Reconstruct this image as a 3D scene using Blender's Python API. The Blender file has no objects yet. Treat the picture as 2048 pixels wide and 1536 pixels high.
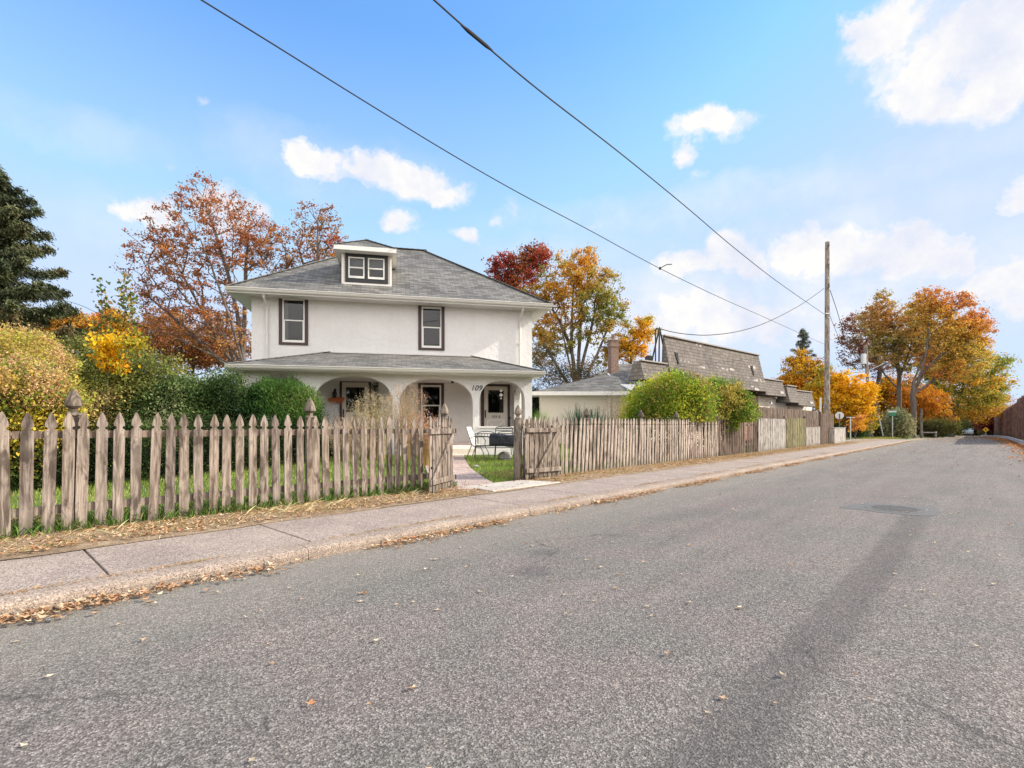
import bpy, bmesh, math, random
import numpy as np
from mathutils import Vector, Matrix
random.seed(7); RNG = np.random.default_rng(11)
C = bpy.context.scene.collection
F = 1030.0; HOR = 850.0; EYE = 1.2
AL = math.atan(960/1030)                       # direction of the road, clockwise from straight ahead
SA, CA = math.sin(AL), math.cos(AL)
UA = math.pi/2 - AL                            # the same as a rotation about z
def R(d): return math.radians(d)
def P(x, y, Y): return Vector(((x-1024)/F*Y, Y, EYE+(HOR-y)/F*Y))      # a point seen in that direction at depth Y
def RL(s, L, z=0.0): return Vector((s*SA-L*CA, s*CA+L*SA, z))          # along the road, across the road
def S(x, L):
    t = (x-1024)/F
    return L*(CA+t*SA)/(SA-t*CA)
def ground_z(X, Y):                            # the road falls away gently beyond 40 m
    return -0.0155*max(0.0, Y-40)
# ---------------------------------------------------------------- objects
def tag(o, label=None, cat=None, group=None, kind=None):
    if label: o['label'] = label
    if cat: o['category'] = cat
    if group: o['group'] = group
    if kind: o['kind'] = kind
    return o
def empty(name, label, cat, loc=(0,0,0), rz=0.0, group=None):
    o = bpy.data.objects.new(name, None); C.objects.link(o)
    o.location = loc; o.rotation_euler = (0,0,rz); o.empty_display_size = .2
    return tag(o, label, cat, group)
def link(name, me, mat, parent=None, loc=None, rz=None):
    o = bpy.data.objects.new(name, me); C.objects.link(o)
    if mat is not None:
        for m in (mat if isinstance(mat, (list, tuple)) else [mat]): me.materials.append(m)
    if parent: o.parent = parent
    if loc is not None: o.location = loc
    if rz is not None: o.rotation_euler = (0,0,rz)
    return o
class MB:
    """collects shapes, then becomes ONE mesh object"""
    def __init__(s): s.v=[]; s.f=[]; s.uv=[]; s.mi=[]; s.m=0
    def face(s, pts, uv=None):
        n=len(s.v); s.v += [tuple(p) for p in pts]; s.f.append(tuple(range(n, n+len(pts)))); s.uv.append(uv); s.mi.append(s.m)
    def box(s, x0,x1,y0,y1,z0,z1):
        n=len(s.v)
        s.v += [(x0,y0,z0),(x1,y0,z0),(x1,y1,z0),(x0,y1,z0),(x0,y0,z1),(x1,y0,z1),(x1,y1,z1),(x0,y1,z1)]
        for q in ((0,3,2,1),(4,5,6,7),(0,1,5,4),(1,2,6,5),(2,3,7,6),(3,0,4,7)):
            s.f.append(tuple(n+i for i in q)); s.uv.append(None); s.mi.append(s.m)
    def hexa(s, p):                              # 8 corners, bottom ring then top ring
        n=len(s.v); s.v += [tuple(q) for q in p]
        for q in ((0,3,2,1),(4,5,6,7),(0,1,5,4),(1,2,6,5),(2,3,7,6),(3,0,4,7)):
            s.f.append(tuple(n+i for i in q)); s.uv.append(None); s.mi.append(s.m)
    def bar(s, a, b, w, t, up=(0,0,1)):          # rectangular bar from a to b
        a=Vector(a); b=Vector(b); d=(b-a).normalized(); u=Vector(up)
        x=d.cross(u)
        if x.length<1e-4: x=d.cross(Vector((1,0,0)))
        x.normalize(); y=x.cross(d).normalized()
        p=[]
        for c in (a,b):
            for i,j in ((-1,-1),(1,-1),(1,1),(-1,1)): p.append(c+x*(i*w/2)+y*(j*t/2))
        s.hexa(p)
    def tube(s, pts, r, n=8, caps=True):
        pts=[Vector(p) for p in pts]; rs = r if isinstance(r,(list,tuple)) else [r]*len(pts)
        rings=[]; prev=None
        for i,p in enumerate(pts):
            d=(pts[min(i+1,len(pts)-1)]-pts[max(i-1,0)]).normalized()
            if prev is None:
                x=d.orthogonal().normalized()
            else:
                x=(prev-d*prev.dot(d))
                x = x.normalized() if x.length>1e-5 else d.orthogonal().normalized()
            prev=x; y=d.cross(x); n0=len(s.v)
            for k in range(n):
                a=2*math.pi*k/n; s.v.append(tuple(p+(x*math.cos(a)+y*math.sin(a))*rs[i]))
            rings.append(n0)
        for i in range(len(rings)-1):
            for k in range(n):
                k2=(k+1)%n; s.f.append((rings[i]+k,rings[i]+k2,rings[i+1]+k2,rings[i+1]+k)); s.uv.append(None); s.mi.append(s.m)
        if caps:
            s.f.append(tuple(rings[0]+k for k in reversed(range(n)))); s.uv.append(None); s.mi.append(s.m)
            s.f.append(tuple(rings[-1]+k for k in range(n))); s.uv.append(None); s.mi.append(s.m)
    def lathe(s, c, prof, n=12):                 # prof: (radius, z)
        rings=[]
        for r,z in prof:
            n0=len(s.v)
            for k in range(n):
                a=2*math.pi*(k+.5)/n; s.v.append((c[0]+r*math.cos(a),c[1]+r*math.sin(a),c[2]+z))
            rings.append(n0)
        for i in range(len(rings)-1):
            for k in range(n):
                k2=(k+1)%n; s.f.append((rings[i]+k,rings[i]+k2,rings[i+1]+k2,rings[i+1]+k)); s.uv.append(None); s.mi.append(s.m)
        s.f.append(tuple(rings[0]+k for k in reversed(range(n)))); s.uv.append(None); s.mi.append(s.m)
        s.f.append(tuple(rings[-1]+k for k in range(n))); s.uv.append(None); s.mi.append(s.m)
    def prism(s, prof, y0, y1):                  # prof in x,z, counter-clockwise seen from -y
        a=[(x,y0,z) for x,z in prof]; b=[(x,y1,z) for x,z in prof]; n=len(s.v); k=len(prof)
        s.v += a+b
        s.f.append(tuple(n+i for i in range(k))); s.f.append(tuple(n+k+i for i in reversed(range(k))))
        s.uv += [None,None]; s.mi += [s.m,s.m]
        for i in range(k):
            j=(i+1)%k; s.f.append((n+j,n+i,n+k+i,n+k+j)); s.uv.append(None); s.mi.append(s.m)
    def slope(s, pts, thick=.03):                # a roof plane with shingle UVs in metres; first edge is the eave
        pts=[Vector(p) for p in pts]; e=(pts[1]-pts[0]).normalized()
        nrm=(pts[1]-pts[0]).cross(pts[2]-pts[1]).normalized(); up=nrm.cross(e)
        if up.z<0: up=-up
        uv=[((p-pts[0]).dot(e)+7.3,(p-pts[0]).dot(up)) for p in pts]
        s.face(pts, uv)
    def mesh(s, name, smooth=False):
        me=bpy.data.meshes.new(name); me.from_pydata(s.v, [], s.f)
        if any(u is not None for u in s.uv):
            l=me.uv_layers.new(name='UVMap'); i=0
            for f,u in zip(s.f, s.uv):
                for k in range(len(f)):
                    if u: l.data[i].uv=u[k]
                    i+=1
        if any(s.mi): me.polygons.foreach_set('material_index', s.mi)
        if smooth: me.polygons.foreach_set('use_smooth',[True]*len(s.f))
        me.update(); return me
    def build(s, name, mat, parent=None, loc=None, rz=None, smooth=False, bevel=0):
        o = link(name, s.mesh(name, smooth), mat, parent, loc, rz)
        if bevel:
            m=o.modifiers.new('bevel','BEVEL'); m.width=bevel; m.segments=2; m.limit_method='ANGLE'; m.angle_limit=R(40)
        return o
def np_mesh(name, V, Fc, col=None, smooth=False):
    k=Fc.shape[1]; me=bpy.data.meshes.new(name)
    me.vertices.add(len(V)); me.vertices.foreach_set('co', V.astype(np.float32).ravel())
    me.loops.add(Fc.size); me.loops.foreach_set('vertex_index', Fc.astype(np.int32).ravel())
    me.polygons.add(len(Fc)); me.polygons.foreach_set('loop_start', np.arange(len(Fc),dtype=np.int32)*k)
    if smooth: me.polygons.foreach_set('use_smooth', np.ones(len(Fc),dtype=bool))
    if col is not None:
        a=me.color_attributes.new('col','FLOAT_COLOR','POINT')
        c=np.ones((len(V),4),dtype=np.float32); c[:,:3]=col; a.data.foreach_set('color', c.ravel())
    me.update(calc_edges=True); return me
# ---------------------------------------------------------------- materials
def mat(name):
    m=bpy.data.materials.new(name); m.use_nodes=True; nt=m.node_tree
    return m, nt, nt.nodes['Principled BSDF']
def N(nt, t, **k):
    n=nt.nodes.new(t)
    for a,b in k.items():
        if a.startswith('i_'):
            n.inputs[a[2:].replace('_',' ')].default_value=b
        else: setattr(n,a,b)
    return n
def ramp(nt, fac, stops, interp='LINEAR'):
    r=N(nt,'ShaderNodeValToRGB'); e=r.color_ramp.elements; r.color_ramp.interpolation=interp
    while len(e)<len(stops): e.new(.5)
    for i,(p,c) in enumerate(stops):
        e[i].position=p; e[i].color=(c[0],c[1],c[2],1) if not isinstance(c,(int,float)) else (c,c,c,1)
    nt.links.new(fac, r.inputs[0]); return r.outputs[0]
def mix(nt, fac, a, b, mode='MIX'):
    m=N(nt,'ShaderNodeMix',data_type='RGBA',blend_type=mode)
    for s,v in ((m.inputs[0],fac),(m.inputs[6],a),(m.inputs[7],b)):
        if hasattr(v,'links') or isinstance(v,bpy.types.NodeSocket): nt.links.new(v,s)
        elif isinstance(v,(int,float)) and s!=m.inputs[0]: s.default_value=(v,v,v,1)
        elif isinstance(v,(int,float)): s.default_value=v
        else: s.default_value=(v[0],v[1],v[2],1)
    return m.outputs[2]
def math_(nt, op, a, b=None, c=None, clamp=False):
    m=N(nt,'ShaderNodeMath',operation=op,use_clamp=clamp)
    for i,v in enumerate((a,b,c)):
        if v is None: continue
        if isinstance(v,bpy.types.NodeSocket): nt.links.new(v,m.inputs[i])
        else: m.inputs[i].default_value=v
    return m.outputs[0]
def coords(nt, kind='Object', scale=(1,1,1), rand=False):
    tc=N(nt,'ShaderNodeTexCoord'); mp=N(nt,'ShaderNodeMapping'); mp.inputs['Scale'].default_value=scale
    nt.links.new(tc.outputs[kind], mp.inputs[0])
    if rand:
        oi=N(nt,'ShaderNodeObjectInfo'); v=N(nt,'ShaderNodeVectorMath',operation='MULTIPLY'); 
        cb=N(nt,'ShaderNodeCombineXYZ')
        for i in range(3): nt.links.new(oi.outputs['Random'], cb.inputs[i])
        nt.links.new(cb.outputs[0], v.inputs[0]); v.inputs[1].default_value=(37,91,53)
        nt.links.new(v.outputs[0], mp.inputs['Location'])
    return mp.outputs[0]
def noise(nt, vec, scale, detail=4, rough=.55, dist=0):
    n=N(nt,'ShaderNodeTexNoise'); n.inputs['Scale'].default_value=scale; n.inputs['Detail'].default_value=detail
    n.inputs['Roughness'].default_value=rough; n.inputs['Distortion'].default_value=dist
    nt.links.new(vec, n.inputs['Vector']); return n.outputs['Fac']
def bump(nt, b, h, dist=.01, strength=1):
    n=N(nt,'ShaderNodeBump'); n.inputs['Distance'].default_value=dist; n.inputs['Strength'].default_value=strength
    nt.links.new(h, n.inputs['Height']); nt.links.new(n.outputs[0], b.inputs['Normal'])
def simple(name, col, rough=.6, metal=0, var=.0, sc=8, bumpd=0):
    m,nt,b=mat(name); b.inputs['Roughness'].default_value=rough; b.inputs['Metallic'].default_value=metal
    v=coords(nt); n=noise(nt,v,sc,5,.6); k=var if var else .12
    c=ramp(nt,n,[(.3,tuple(x*(1-k) for x in col)),(.7,tuple(min(1,x*(1+k)) for x in col))])
    nt.links.new(c,b.inputs['Base Color'])
    if bumpd: bump(nt,b,noise(nt,v,sc*6,3),bumpd)
    return m
def wood(name, dark, light, grain=1.0, paint=None):
    m,nt,b=mat(name); b.inputs['Roughness'].default_value=.85; b.inputs['Specular IOR Level'].default_value=.2
    v=coords(nt,'Object',(1,1,1),True)
    mp=N(nt,'ShaderNodeMapping'); mp.inputs['Scale'].default_value=(26*grain,26*grain,1.6); nt.links.new(v,mp.inputs[0])
    g=noise(nt,mp.outputs[0],1.6,6,.65,.6)
    mp2=N(nt,'ShaderNodeMapping'); mp2.inputs['Scale'].default_value=(9,9,2.2); nt.links.new(v,mp2.inputs[0])
    g2=noise(nt,mp2.outputs[0],1.0,4,.6,1.2)
    big=noise(nt,v,2.3,3,.6)
    c=ramp(nt,g,[(.34,dark),(.64,light)])
    stain=tuple(x*.5 for x in dark)
    c=mix(nt,math_(nt,'MULTIPLY',ramp(nt,g2,[(.46,0),(.60,1)]),.85),c,stain)
    vo=N(nt,'ShaderNodeTexVoronoi'); vo.inputs['Scale'].default_value=3.2; nt.links.new(v,vo.inputs['Vector'])
    kn=ramp(nt,vo.outputs['Distance'],[(.03,1),(.075,0)])
    c=mix(nt,math_(nt,'MULTIPLY',kn,.7),c,tuple(x*.45 for x in dark))
    oi=N(nt,'ShaderNodeObjectInfo'); rr=ramp(nt,oi.outputs['Random'],[(0,(.72,.70,.70)),(.35,(1.0,.98,.95)),(.7,(.9,.84,.78)),(1,(1.1,1.08,1.05))])
    c=mix(nt,1.0,c,rr,'MULTIPLY')
    c=mix(nt,math_(nt,'MULTIPLY',ramp(nt,big,[(.45,0),(.75,1)]),.35),c,(light[0]*1.15,light[1]*1.15,light[2]*1.1))
    sz=N(nt,'ShaderNodeSeparateXYZ'); nt.links.new(coords(nt),sz.inputs[0]); rot=math_(nt,'MULTIPLY',ramp(nt,sz.outputs[2],[(.04,1),(.20,0)]),ramp(nt,big,[(.35,.2),(.6,1)])); c=mix(nt,math_(nt,'MULTIPLY',rot,.5),c,(.075,.068,.045))
    if paint:
        pn=noise(nt,v,14,4,.7); c=mix(nt,ramp(nt,pn,[(.42,0),(.55,1)]),c,paint)
    nt.links.new(c,b.inputs['Base Color']); bump(nt,b,g,.004,.7)
    return m
M={}
def mats():
    # asphalt, in road coordinates (x along, y across)
    m,nt,b=mat('asphalt'); b.inputs['Roughness'].default_value=.92; b.inputs['Specular IOR Level'].default_value=.25
    v=coords(nt); vo=N(nt,'ShaderNodeTexVoronoi'); vo.inputs['Scale'].default_value=125; nt.links.new(v,vo.inputs['Vector'])
    sc=N(nt,'ShaderNodeSeparateColor'); nt.links.new(vo.outputs['Color'],sc.inputs[0])
    c=ramp(nt,sc.outputs[0],[(0,(.018,.017,.017)),(.30,(.085,.078,.075)),(.58,(.185,.170,.163)),(.84,(.30,.277,.265)),(1,(.50,.47,.45))])
    n2=noise(nt,v,210,2,.7); c=mix(nt,.40,c,ramp(nt,n2,[(.36,(.012,.012,.012)),(.44,(.17,.165,.16)),(.7,(.37,.355,.345))]))
    # crushed grains read as flat grey far away, so blend towards the mean there through larger mottling
    n3=noise(nt,v,1.1,6,.65,.3); c=mix(nt,1,c,ramp(nt,n3,[(.3,(.86,.90,.87)),(.5,(.98,.97,.96)),(.72,(1.12,1.03,1.02))]),'MULTIPLY')
    n3b=noise(nt,v,26,4,.7); c=mix(nt,1,c,ramp(nt,n3b,[(.3,(.78,.78,.78)),(.7,(1.18,1.18,1.17))]),'MULTIPLY')
    sp=N(nt,'ShaderNodeSeparateXYZ'); nt.links.new(v,sp.inputs[0])
    mp=N(nt,'ShaderNodeMapping'); mp.inputs['Scale'].default_value=(.22,2.6,1); nt.links.new(v,mp.inputs[0])
    st=noise(nt,mp.outputs[0],1,5,.6); c=mix(nt,1,c,ramp(nt,st,[(.3,(.86,.86,.87)),(.7,(1.1,1.09,1.08))]),'MULTIPLY')
    wob=math_(nt,'MULTIPLY',math_(nt,'SUBTRACT',noise(nt,v,.9,3),.5),.14)
    yy=math_(nt,'ADD',sp.outputs[1],wob)
    d=math_(nt,'ABSOLUTE',math_(nt,'SUBTRACT',yy,.72))
    band=math_(nt,'SUBTRACT',1,math_(nt,'MULTIPLY',math_(nt,'SUBTRACT',math_(nt,'ADD',d,math_(nt,'MULTIPLY',math_(nt,'SUBTRACT',noise(nt,v,9,4,.7),.5),.16)),.105),13),clamp=True)
    # dark sealed wheel track that ends at the manhole
    c=mix(nt,math_(nt,'MULTIPLY',math_(nt,'MULTIPLY',band,.42),ramp(nt,math_(nt,'DIVIDE',sp.outputs[0],10),[(.0,1),(.86,.9),(.90,.25),(1,.1)])),c,(.06,.058,.06))
    edge=ramp(nt,math_(nt,'DIVIDE',yy,5),[(.62,0),(.9,1)]); c=mix(nt,math_(nt,'MULTIPLY',edge,.38),c,(.33,.315,.26))
    cr=N(nt,'ShaderNodeTexVoronoi',feature='DISTANCE_TO_EDGE'); cr.inputs['Scale'].default_value=.23
    dv=N(nt,'ShaderNodeVectorMath',operation='ADD'); nz=N(nt,'ShaderNodeTexNoise'); nz.inputs['Scale'].default_value=2.2; nz.inputs['Detail'].default_value=5
    nt.links.new(v,nz.inputs['Vector']); nt.links.new(v,dv.inputs[0]); sv=N(nt,'ShaderNodeVectorMath',operation='SCALE'); sv.inputs[3].default_value=.5
    nt.links.new(nz.outputs['Color'],sv.inputs[0]); nt.links.new(sv.outputs[0],dv.inputs[1]); nt.links.new(dv.outputs[0],cr.inputs['Vector'])
    crk=ramp(nt,cr.outputs['Distance'],[(.0,1),(.004,0)]); crm=ramp(nt,noise(nt,v,.5,2),[(.52,0),(.6,1)])
    c=mix(nt,math_(nt,'MULTIPLY',math_(nt,'MULTIPLY',crk,crm),.55),c,(.035,.035,.035))
    seam=math_(nt,'ABSOLUTE',math_(nt,'SUBTRACT',math_(nt,'ADD',sp.outputs[0],math_(nt,'MULTIPLY',sp.outputs[1],.35)),7.55))
    c=mix(nt,math_(nt,'MULTIPLY',math_(nt,'MULTIPLY',ramp(nt,seam,[(.0,1),(.035,0)]),ramp(nt,math_(nt,'DIVIDE',math_(nt,'ADD',sp.outputs[1],3),5),[(.55,1),(.75,0)])),.5),c,(.06,.06,.06))
    for (px,py,r) in ((3.2,2.75,.22),(3.75,3.1,.16)):
        q=math_(nt,'SQRT',math_(nt,'ADD',math_(nt,'POWER',math_(nt,'SUBTRACT',sp.outputs[0],px),2),math_(nt,'POWER',math_(nt,'SUBTRACT',yy,py),2)))
        c=mix(nt,math_(nt,'MULTIPLY',ramp(nt,math_(nt,'DIVIDE',q,r),[(.5,1),(1,0)]),.35),c,(.055,.055,.06))
    c=mix(nt,1,c,(.965,.935,.905),'MULTIPLY'); nt.links.new(c,b.inputs['Base Color'])
    bump(nt,b,math_(nt,'ADD',vo.outputs['Distance'],math_(nt,'MULTIPLY',n2,.5)),.0045,.9); M['asphalt']=m
    def conc(name, a, bb, sp_):
        m,nt,b=mat(name); b.inputs['Roughness'].default_value=.9; b.inputs['Specular IOR Level'].default_value=.2
        v=coords(nt); vo=N(nt,'ShaderNodeTexVoronoi'); vo.inputs['Scale'].default_value=sp_; nt.links.new(v,vo.inputs['Vector'])
        sc=N(nt,'ShaderNodeSeparateColor'); nt.links.new(vo.outputs['Color'],sc.inputs[0])
        c=ramp(nt,sc.outputs[1],[(0,tuple(x*.36 for x in a)),(.22,a),(.75,bb),(1,tuple(min(.85,x*1.45) for x in bb))])
        n=noise(nt,v,1.5,6,.7,.4); c=mix(nt,1,c,ramp(nt,n,[(.3,(.78,.76,.76)),(.7,(1.12,1.1,1.06))]),'MULTIPLY')
        n=noise(nt,v,22,4,.7); c=mix(nt,1,c,ramp(nt,n,[(.3,(.82,.82,.82)),(.7,(1.13,1.13,1.13))]),'MULTIPLY')
        nt.links.new(c,b.inputs['Base Color']); bump(nt,b,vo.outputs['Distance'],.003,.7); return m
    M['walk']=conc('pink aggregate concrete',(.275,.225,.20),(.385,.325,.285),130)
    M['curb']=conc('worn curb concrete',(.27,.215,.18),(.37,.305,.255),140)
    M['apron']=conc('pale concrete slab',(.46,.42,.38),(.56,.52,.47),120)
    M['pathc']=conc('worn path concrete',(.36,.28,.25),(.50,.40,.36),60)
    # ground
    m,nt,b=mat('earth and turf'); b.inputs['Roughness'].default_value=.95; v=coords(nt)
    n=noise(nt,v,.9,6,.65); c=ramp(nt,n,[(.3,(.06,.085,.025)),(.55,(.10,.14,.035)),(.72,(.21,.17,.085))])
    n2=noise(nt,v,30,5,.7); c=mix(nt,1,c,ramp(nt,n2,[(.3,(.55,.55,.55)),(.7,(1.3,1.3,1.3))]),'MULTIPLY')
    nt.links.new(c,b.inputs['Base Color']); bump(nt,b,n2,.03,.8); M['ground']=m
    m,nt,b=mat('dry verge soil'); b.inputs['Roughness'].default_value=.95; v=coords(nt)
    n=noise(nt,v,5,6,.7); c=ramp(nt,n,[(.3,(.17,.115,.07)),(.55,(.32,.23,.145)),(.75,(.46,.36,.24))])
    n2=noise(nt,v,60,5,.7); c=mix(nt,1,c,ramp(nt,n2,[(.3,(.5,.5,.5)),(.7,(1.3,1.3,1.3))]),'MULTIPLY')
    nt.links.new(c,b.inputs['Base Color']); bump(nt,b,n2,.02,.8); M['soil']=m
    # stucco
    def stucco(name, col):
        m,nt,b=mat(name); b.inputs['Roughness'].default_value=.9; b.inputs['Specular IOR Level'].default_value=.15; v=coords(nt)
        n=noise(nt,v,1.0,6,.65); c=ramp(nt,n,[(.3,tuple(x*.93 for x in col)),(.65,col)])
        mp=N(nt,'ShaderNodeMapping'); mp.inputs['Scale'].default_value=(7,7,.35); nt.links.new(v,mp.inputs[0])
        n=noise(nt,mp.outputs[0],1,5,.7,.2); c=mix(nt,math_(nt,'MULTIPLY',ramp(nt,n,[(.50,0),(.80,1)]),.11),c,(.50,.46,.42)); nb=noise(nt,v,.55,6,.7,.8); c=mix(nt,math_(nt,'MULTIPLY',ramp(nt,nb,[(.45,0),(.7,1)]),.22),c,(.62,.58,.54))
        sp=N(nt,'ShaderNodeSeparateXYZ'); nt.links.new(v,sp.inputs[0])
        nd=noise(nt,v,3.5,5,.75); dirt=math_(nt,'MULTIPLY',ramp(nt,math_(nt,'DIVIDE',sp.outputs[2],1.0),[(.0,1),(.55,0)]),ramp(nt,nd,[(.35,0),(.7,1)]))
        c=mix(nt,math_(nt,'MULTIPLY',dirt,.5),c,(.42,.36,.30))
        n2=noise(nt,v,38,5,.7); n3=noise(nt,v,7,4,.6)
        nt.links.new(c,b.inputs['Base Color']); bump(nt,b,math_(nt,'ADD',n2,math_(nt,'MULTIPLY',n3,1.6)),.020,.85); return m
    M['stucco']=stucco('white stucco',(.83,.81,.80)); M['cream']=stucco('cream stucco',(.72,.66,.57))
    # shingles
    def shingle(name, a, bb, mortar, w, h, pale=None):
        m,nt,b=mat(name); b.inputs['Roughness'].default_value=.93; b.inputs['Specular IOR Level'].default_value=.15
        tc=N(nt,'ShaderNodeTexCoord'); br=N(nt,'ShaderNodeTexBrick'); v=tc.outputs['UV']; nt.links.new(v,br.inputs['Vector'])
        br.inputs['Scale'].default_value=1; br.inputs['Brick Width'].default_value=w; br.inputs['Row Height'].default_value=h
        br.inputs['Mortar Size'].default_value=.009; br.inputs['Mortar Smooth'].default_value=.3
        br.inputs['Color1'].default_value=(0,0,0,1); br.inputs['Color2'].default_value=(1,1,1,1); br.inputs['Mortar'].default_value=(.5,.5,.5,1)
        c=ramp(nt,br.outputs['Color'],[(0,a),(1,bb)])
        n=noise(nt,v,.7,5,.65); c=mix(nt,1,c,ramp(nt,n,[(.3,(.78,.78,.80)),(.7,(1.2,1.17,1.12))]),'MULTIPLY')
        n=noise(nt,v,45,3,.7); c=mix(nt,1,c,ramp(nt,n,[(.3,(.7,.7,.7)),(.7,(1.25,1.25,1.25))]),'MULTIPLY')
        if pale:
            br2=N(nt,'ShaderNodeTexBrick'); nt.links.new(v,br2.inputs['Vector']); br2.inputs['Scale'].default_value=1
            br2.inputs['Brick Width'].default_value=w; br2.inputs['Row Height'].default_value=h; br2.inputs['Mortar Size'].default_value=.0
            br2.inputs['Color1'].default_value=(0,0,0,1); br2.inputs['Color2'].default_value=(1,1,1,1); br2.offset=.5
            mpp=N(nt,'ShaderNodeMapping'); mpp.inputs['Scale'].default_value=(.55,2.6,1); nt.links.new(v,mpp.inputs[0]); pn=noise(nt,mpp.outputs[0],1.0,1,.5,0.0); pk=ramp(nt,pn,[(.63,0),(.65,1)]); hi=ramp(nt,br2.outputs['Color'],[(.52,0),(.56,1)])
            c=mix(nt,math_(nt,'MULTIPLY',math_(nt,'MULTIPLY',pk,hi),.62),c,pale)
        c=mix(nt,math_(nt,'MULTIPLY',br.outputs['Fac'],.75),c,mortar)
        nt.links.new(c,b.inputs['Base Color'])
        sp=N(nt,'ShaderNodeSeparateXYZ'); nt.links.new(v,sp.inputs[0])
        saw=math_(nt,'SUBTRACT',1,math_(nt,'FRACT',math_(nt,'DIVIDE',sp.outputs[1],h)))
        bump(nt,b,math_(nt,'ADD',math_(nt,'MULTIPLY',saw,1.3),math_(nt,'ADD',br.outputs['Color'],math_(nt,'MULTIPLY',n,.5))),.012,.9); return m
    M['shingle']=shingle('grey asphalt shingles',(.105,.105,.103),(.215,.212,.205),(.035,.035,.035),.30,.125)
    M['mansard']=shingle('brown grey wood shingles',(.14,.125,.115),(.20,.182,.166),(.05,.042,.037),.17,.15,(.55,.50,.46))
    # brick
    m,nt,b=mat('red brick'); b.inputs['Roughness'].default_value=.9; v=coords(nt,'Object')
    sp=N(nt,'ShaderNodeSeparateXYZ'); nt.links.new(v,sp.inputs[0]); cb=N(nt,'ShaderNodeCombineXYZ')
    nt.links.new(math_(nt,'ADD',sp.outputs[0],sp.outputs[1]),cb.inputs[0]); nt.links.new(sp.outputs[2],cb.inputs[1])
    br=N(nt,'ShaderNodeTexBrick'); nt.links.new(cb.outputs[0],br.inputs['Vector']); br.inputs['Scale'].default_value=1
    br.inputs['Brick Width'].default_value=.215; br.inputs['Row Height'].default_value=.075; br.inputs['Mortar Size'].default_value=.008
    br.inputs['Color1'].default_value=(.30,.12,.08,1); br.inputs['Color2'].default_value=(.40,.19,.13,1); br.inputs['Mortar'].default_value=(.42,.36,.32,1)
    nt.links.new(mix(nt,1,br.outputs['Color'],ramp(nt,noise(nt,v,6,5,.7),[(.3,(.7,.7,.7)),(.7,(1.2,1.2,1.2))]),'MULTIPLY'),b.inputs['Base Color']); bump(nt,b,br.outputs['Fac'],-.006); M['brick']=m
    M['chim']=simple('sooty brown brick',(.235,.155,.12),.9,var=.35,sc=9,bumpd=.01); M['cap']=simple('grey shingle cap',(.13,.128,.122),.9,var=.25,sc=12)
    # clapboard: horizontal laps
    m,nt,b=mat('cream clapboard'); b.inputs['Roughness'].default_value=.7; v=coords(nt); sp=N(nt,'ShaderNodeSeparateXYZ'); nt.links.new(v,sp.inputs[0])
    saw=math_(nt,'FRACT',math_(nt,'DIVIDE',sp.outputs[2],.115)); c=mix(nt,ramp(nt,saw,[(0,1),(.10,0)]),(.68,.60,.50),(.30,.26,.21))
    nt.links.new(c,b.inputs['Base Color']); bump(nt,b,math_(nt,'SUBTRACT',1,saw),.012); M['clap']=m
    M['wood']=wood('weathered picket wood',(.112,.082,.066),(.39,.335,.292)); M['woodsunlit']=wood('sunlit picket wood',(.20,.155,.13),(.52,.45,.40))  # second is a copy of the first, sunlight painted in as paler tones
    M['woodpost']=wood('weathered post wood',(.115,.092,.074),(.30,.255,.215))
    M['wooddark']=wood('dark weathered wood',(.10,.073,.057),(.25,.19,.155))
    M['woodpale']=wood('pale faded paling wood',(.26,.24,.225),(.50,.475,.45))
    M['woodgreen']=wood('mossy green paling wood',(.11,.105,.05),(.30,.275,.16))
    M['pole']=wood('creosoted pole wood',(.17,.145,.125),(.37,.325,.285),.35)
    M['barrier']=wood('red brown barrier timber',(.22,.125,.10),(.36,.215,.175),.5)
    M['trim']=simple('white trim paint',(.78,.76,.73),.5,var=.05); M['gutter']=simple('cream gutter metal',(.70,.675,.63),.45,var=.05,sc=3)
    M['brown']=simple('dark brown trim paint',(.060,.033,.034),.55,var=.2); M['brownlow']=M['brown']
    M['charcoal']=simple('charcoal trim paint',(.022,.023,.028),.55,var=.15)
    M['doorw']=simple('off white door paint',(.68,.63,.56),.5,var=.05)
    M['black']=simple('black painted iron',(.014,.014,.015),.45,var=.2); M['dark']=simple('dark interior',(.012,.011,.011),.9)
    M['navy']=simple('dark blue cushion cloth',(.020,.027,.048),.85,var=.35,sc=6,bumpd=.01)
    M['curtain']=simple('pale curtain cloth',(.52,.50,.48),.9,var=.15,sc=20); M['galv']=simple('galvanised steel',(.55,.56,.57),.4,.6,var=.1)
    M['stone']=simple('grey stone',(.32,.31,.29),.9,var=.3,sc=12,bumpd=.01); M['rubber']=simple('wire insulation',(.012,.012,.014),.8)
    M['sling']=simple('white sling fabric',(.68,.65,.61),.8,var=.06); M['orange']=simple('orange painted plaque',(.50,.13,.035),.6,var=.25,sc=30)
    M['signg']=simple('green sign paint',(.03,.22,.12),.5); M['signy']=simple('yellow sign paint',(.75,.40,.02),.5); M['signw']=simple('sign back aluminium',(.60,.60,.62),.55,.1,var=.08)
    M['teal']=simple('teal painted plastic',(.01,.13,.14),.5); M['carp']=simple('silver car paint',(.42,.44,.47),.3,.3); M['iron']=simple('cast iron',(.13,.125,.12),.7,.2,var=.3,sc=25,bumpd=.004)
    M['soffit']=simple('white vented soffit',(.70,.67,.63),.6,var=.05)
    m,nt,b=mat('window glass'); nt.nodes.remove(b); o=nt.nodes['Material Output']
    g=N(nt,'ShaderNodeBsdfGlossy'); g.inputs['Roughness'].default_value=.03; g.inputs['Color'].default_value=(.9,.9,.9,1)
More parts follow.
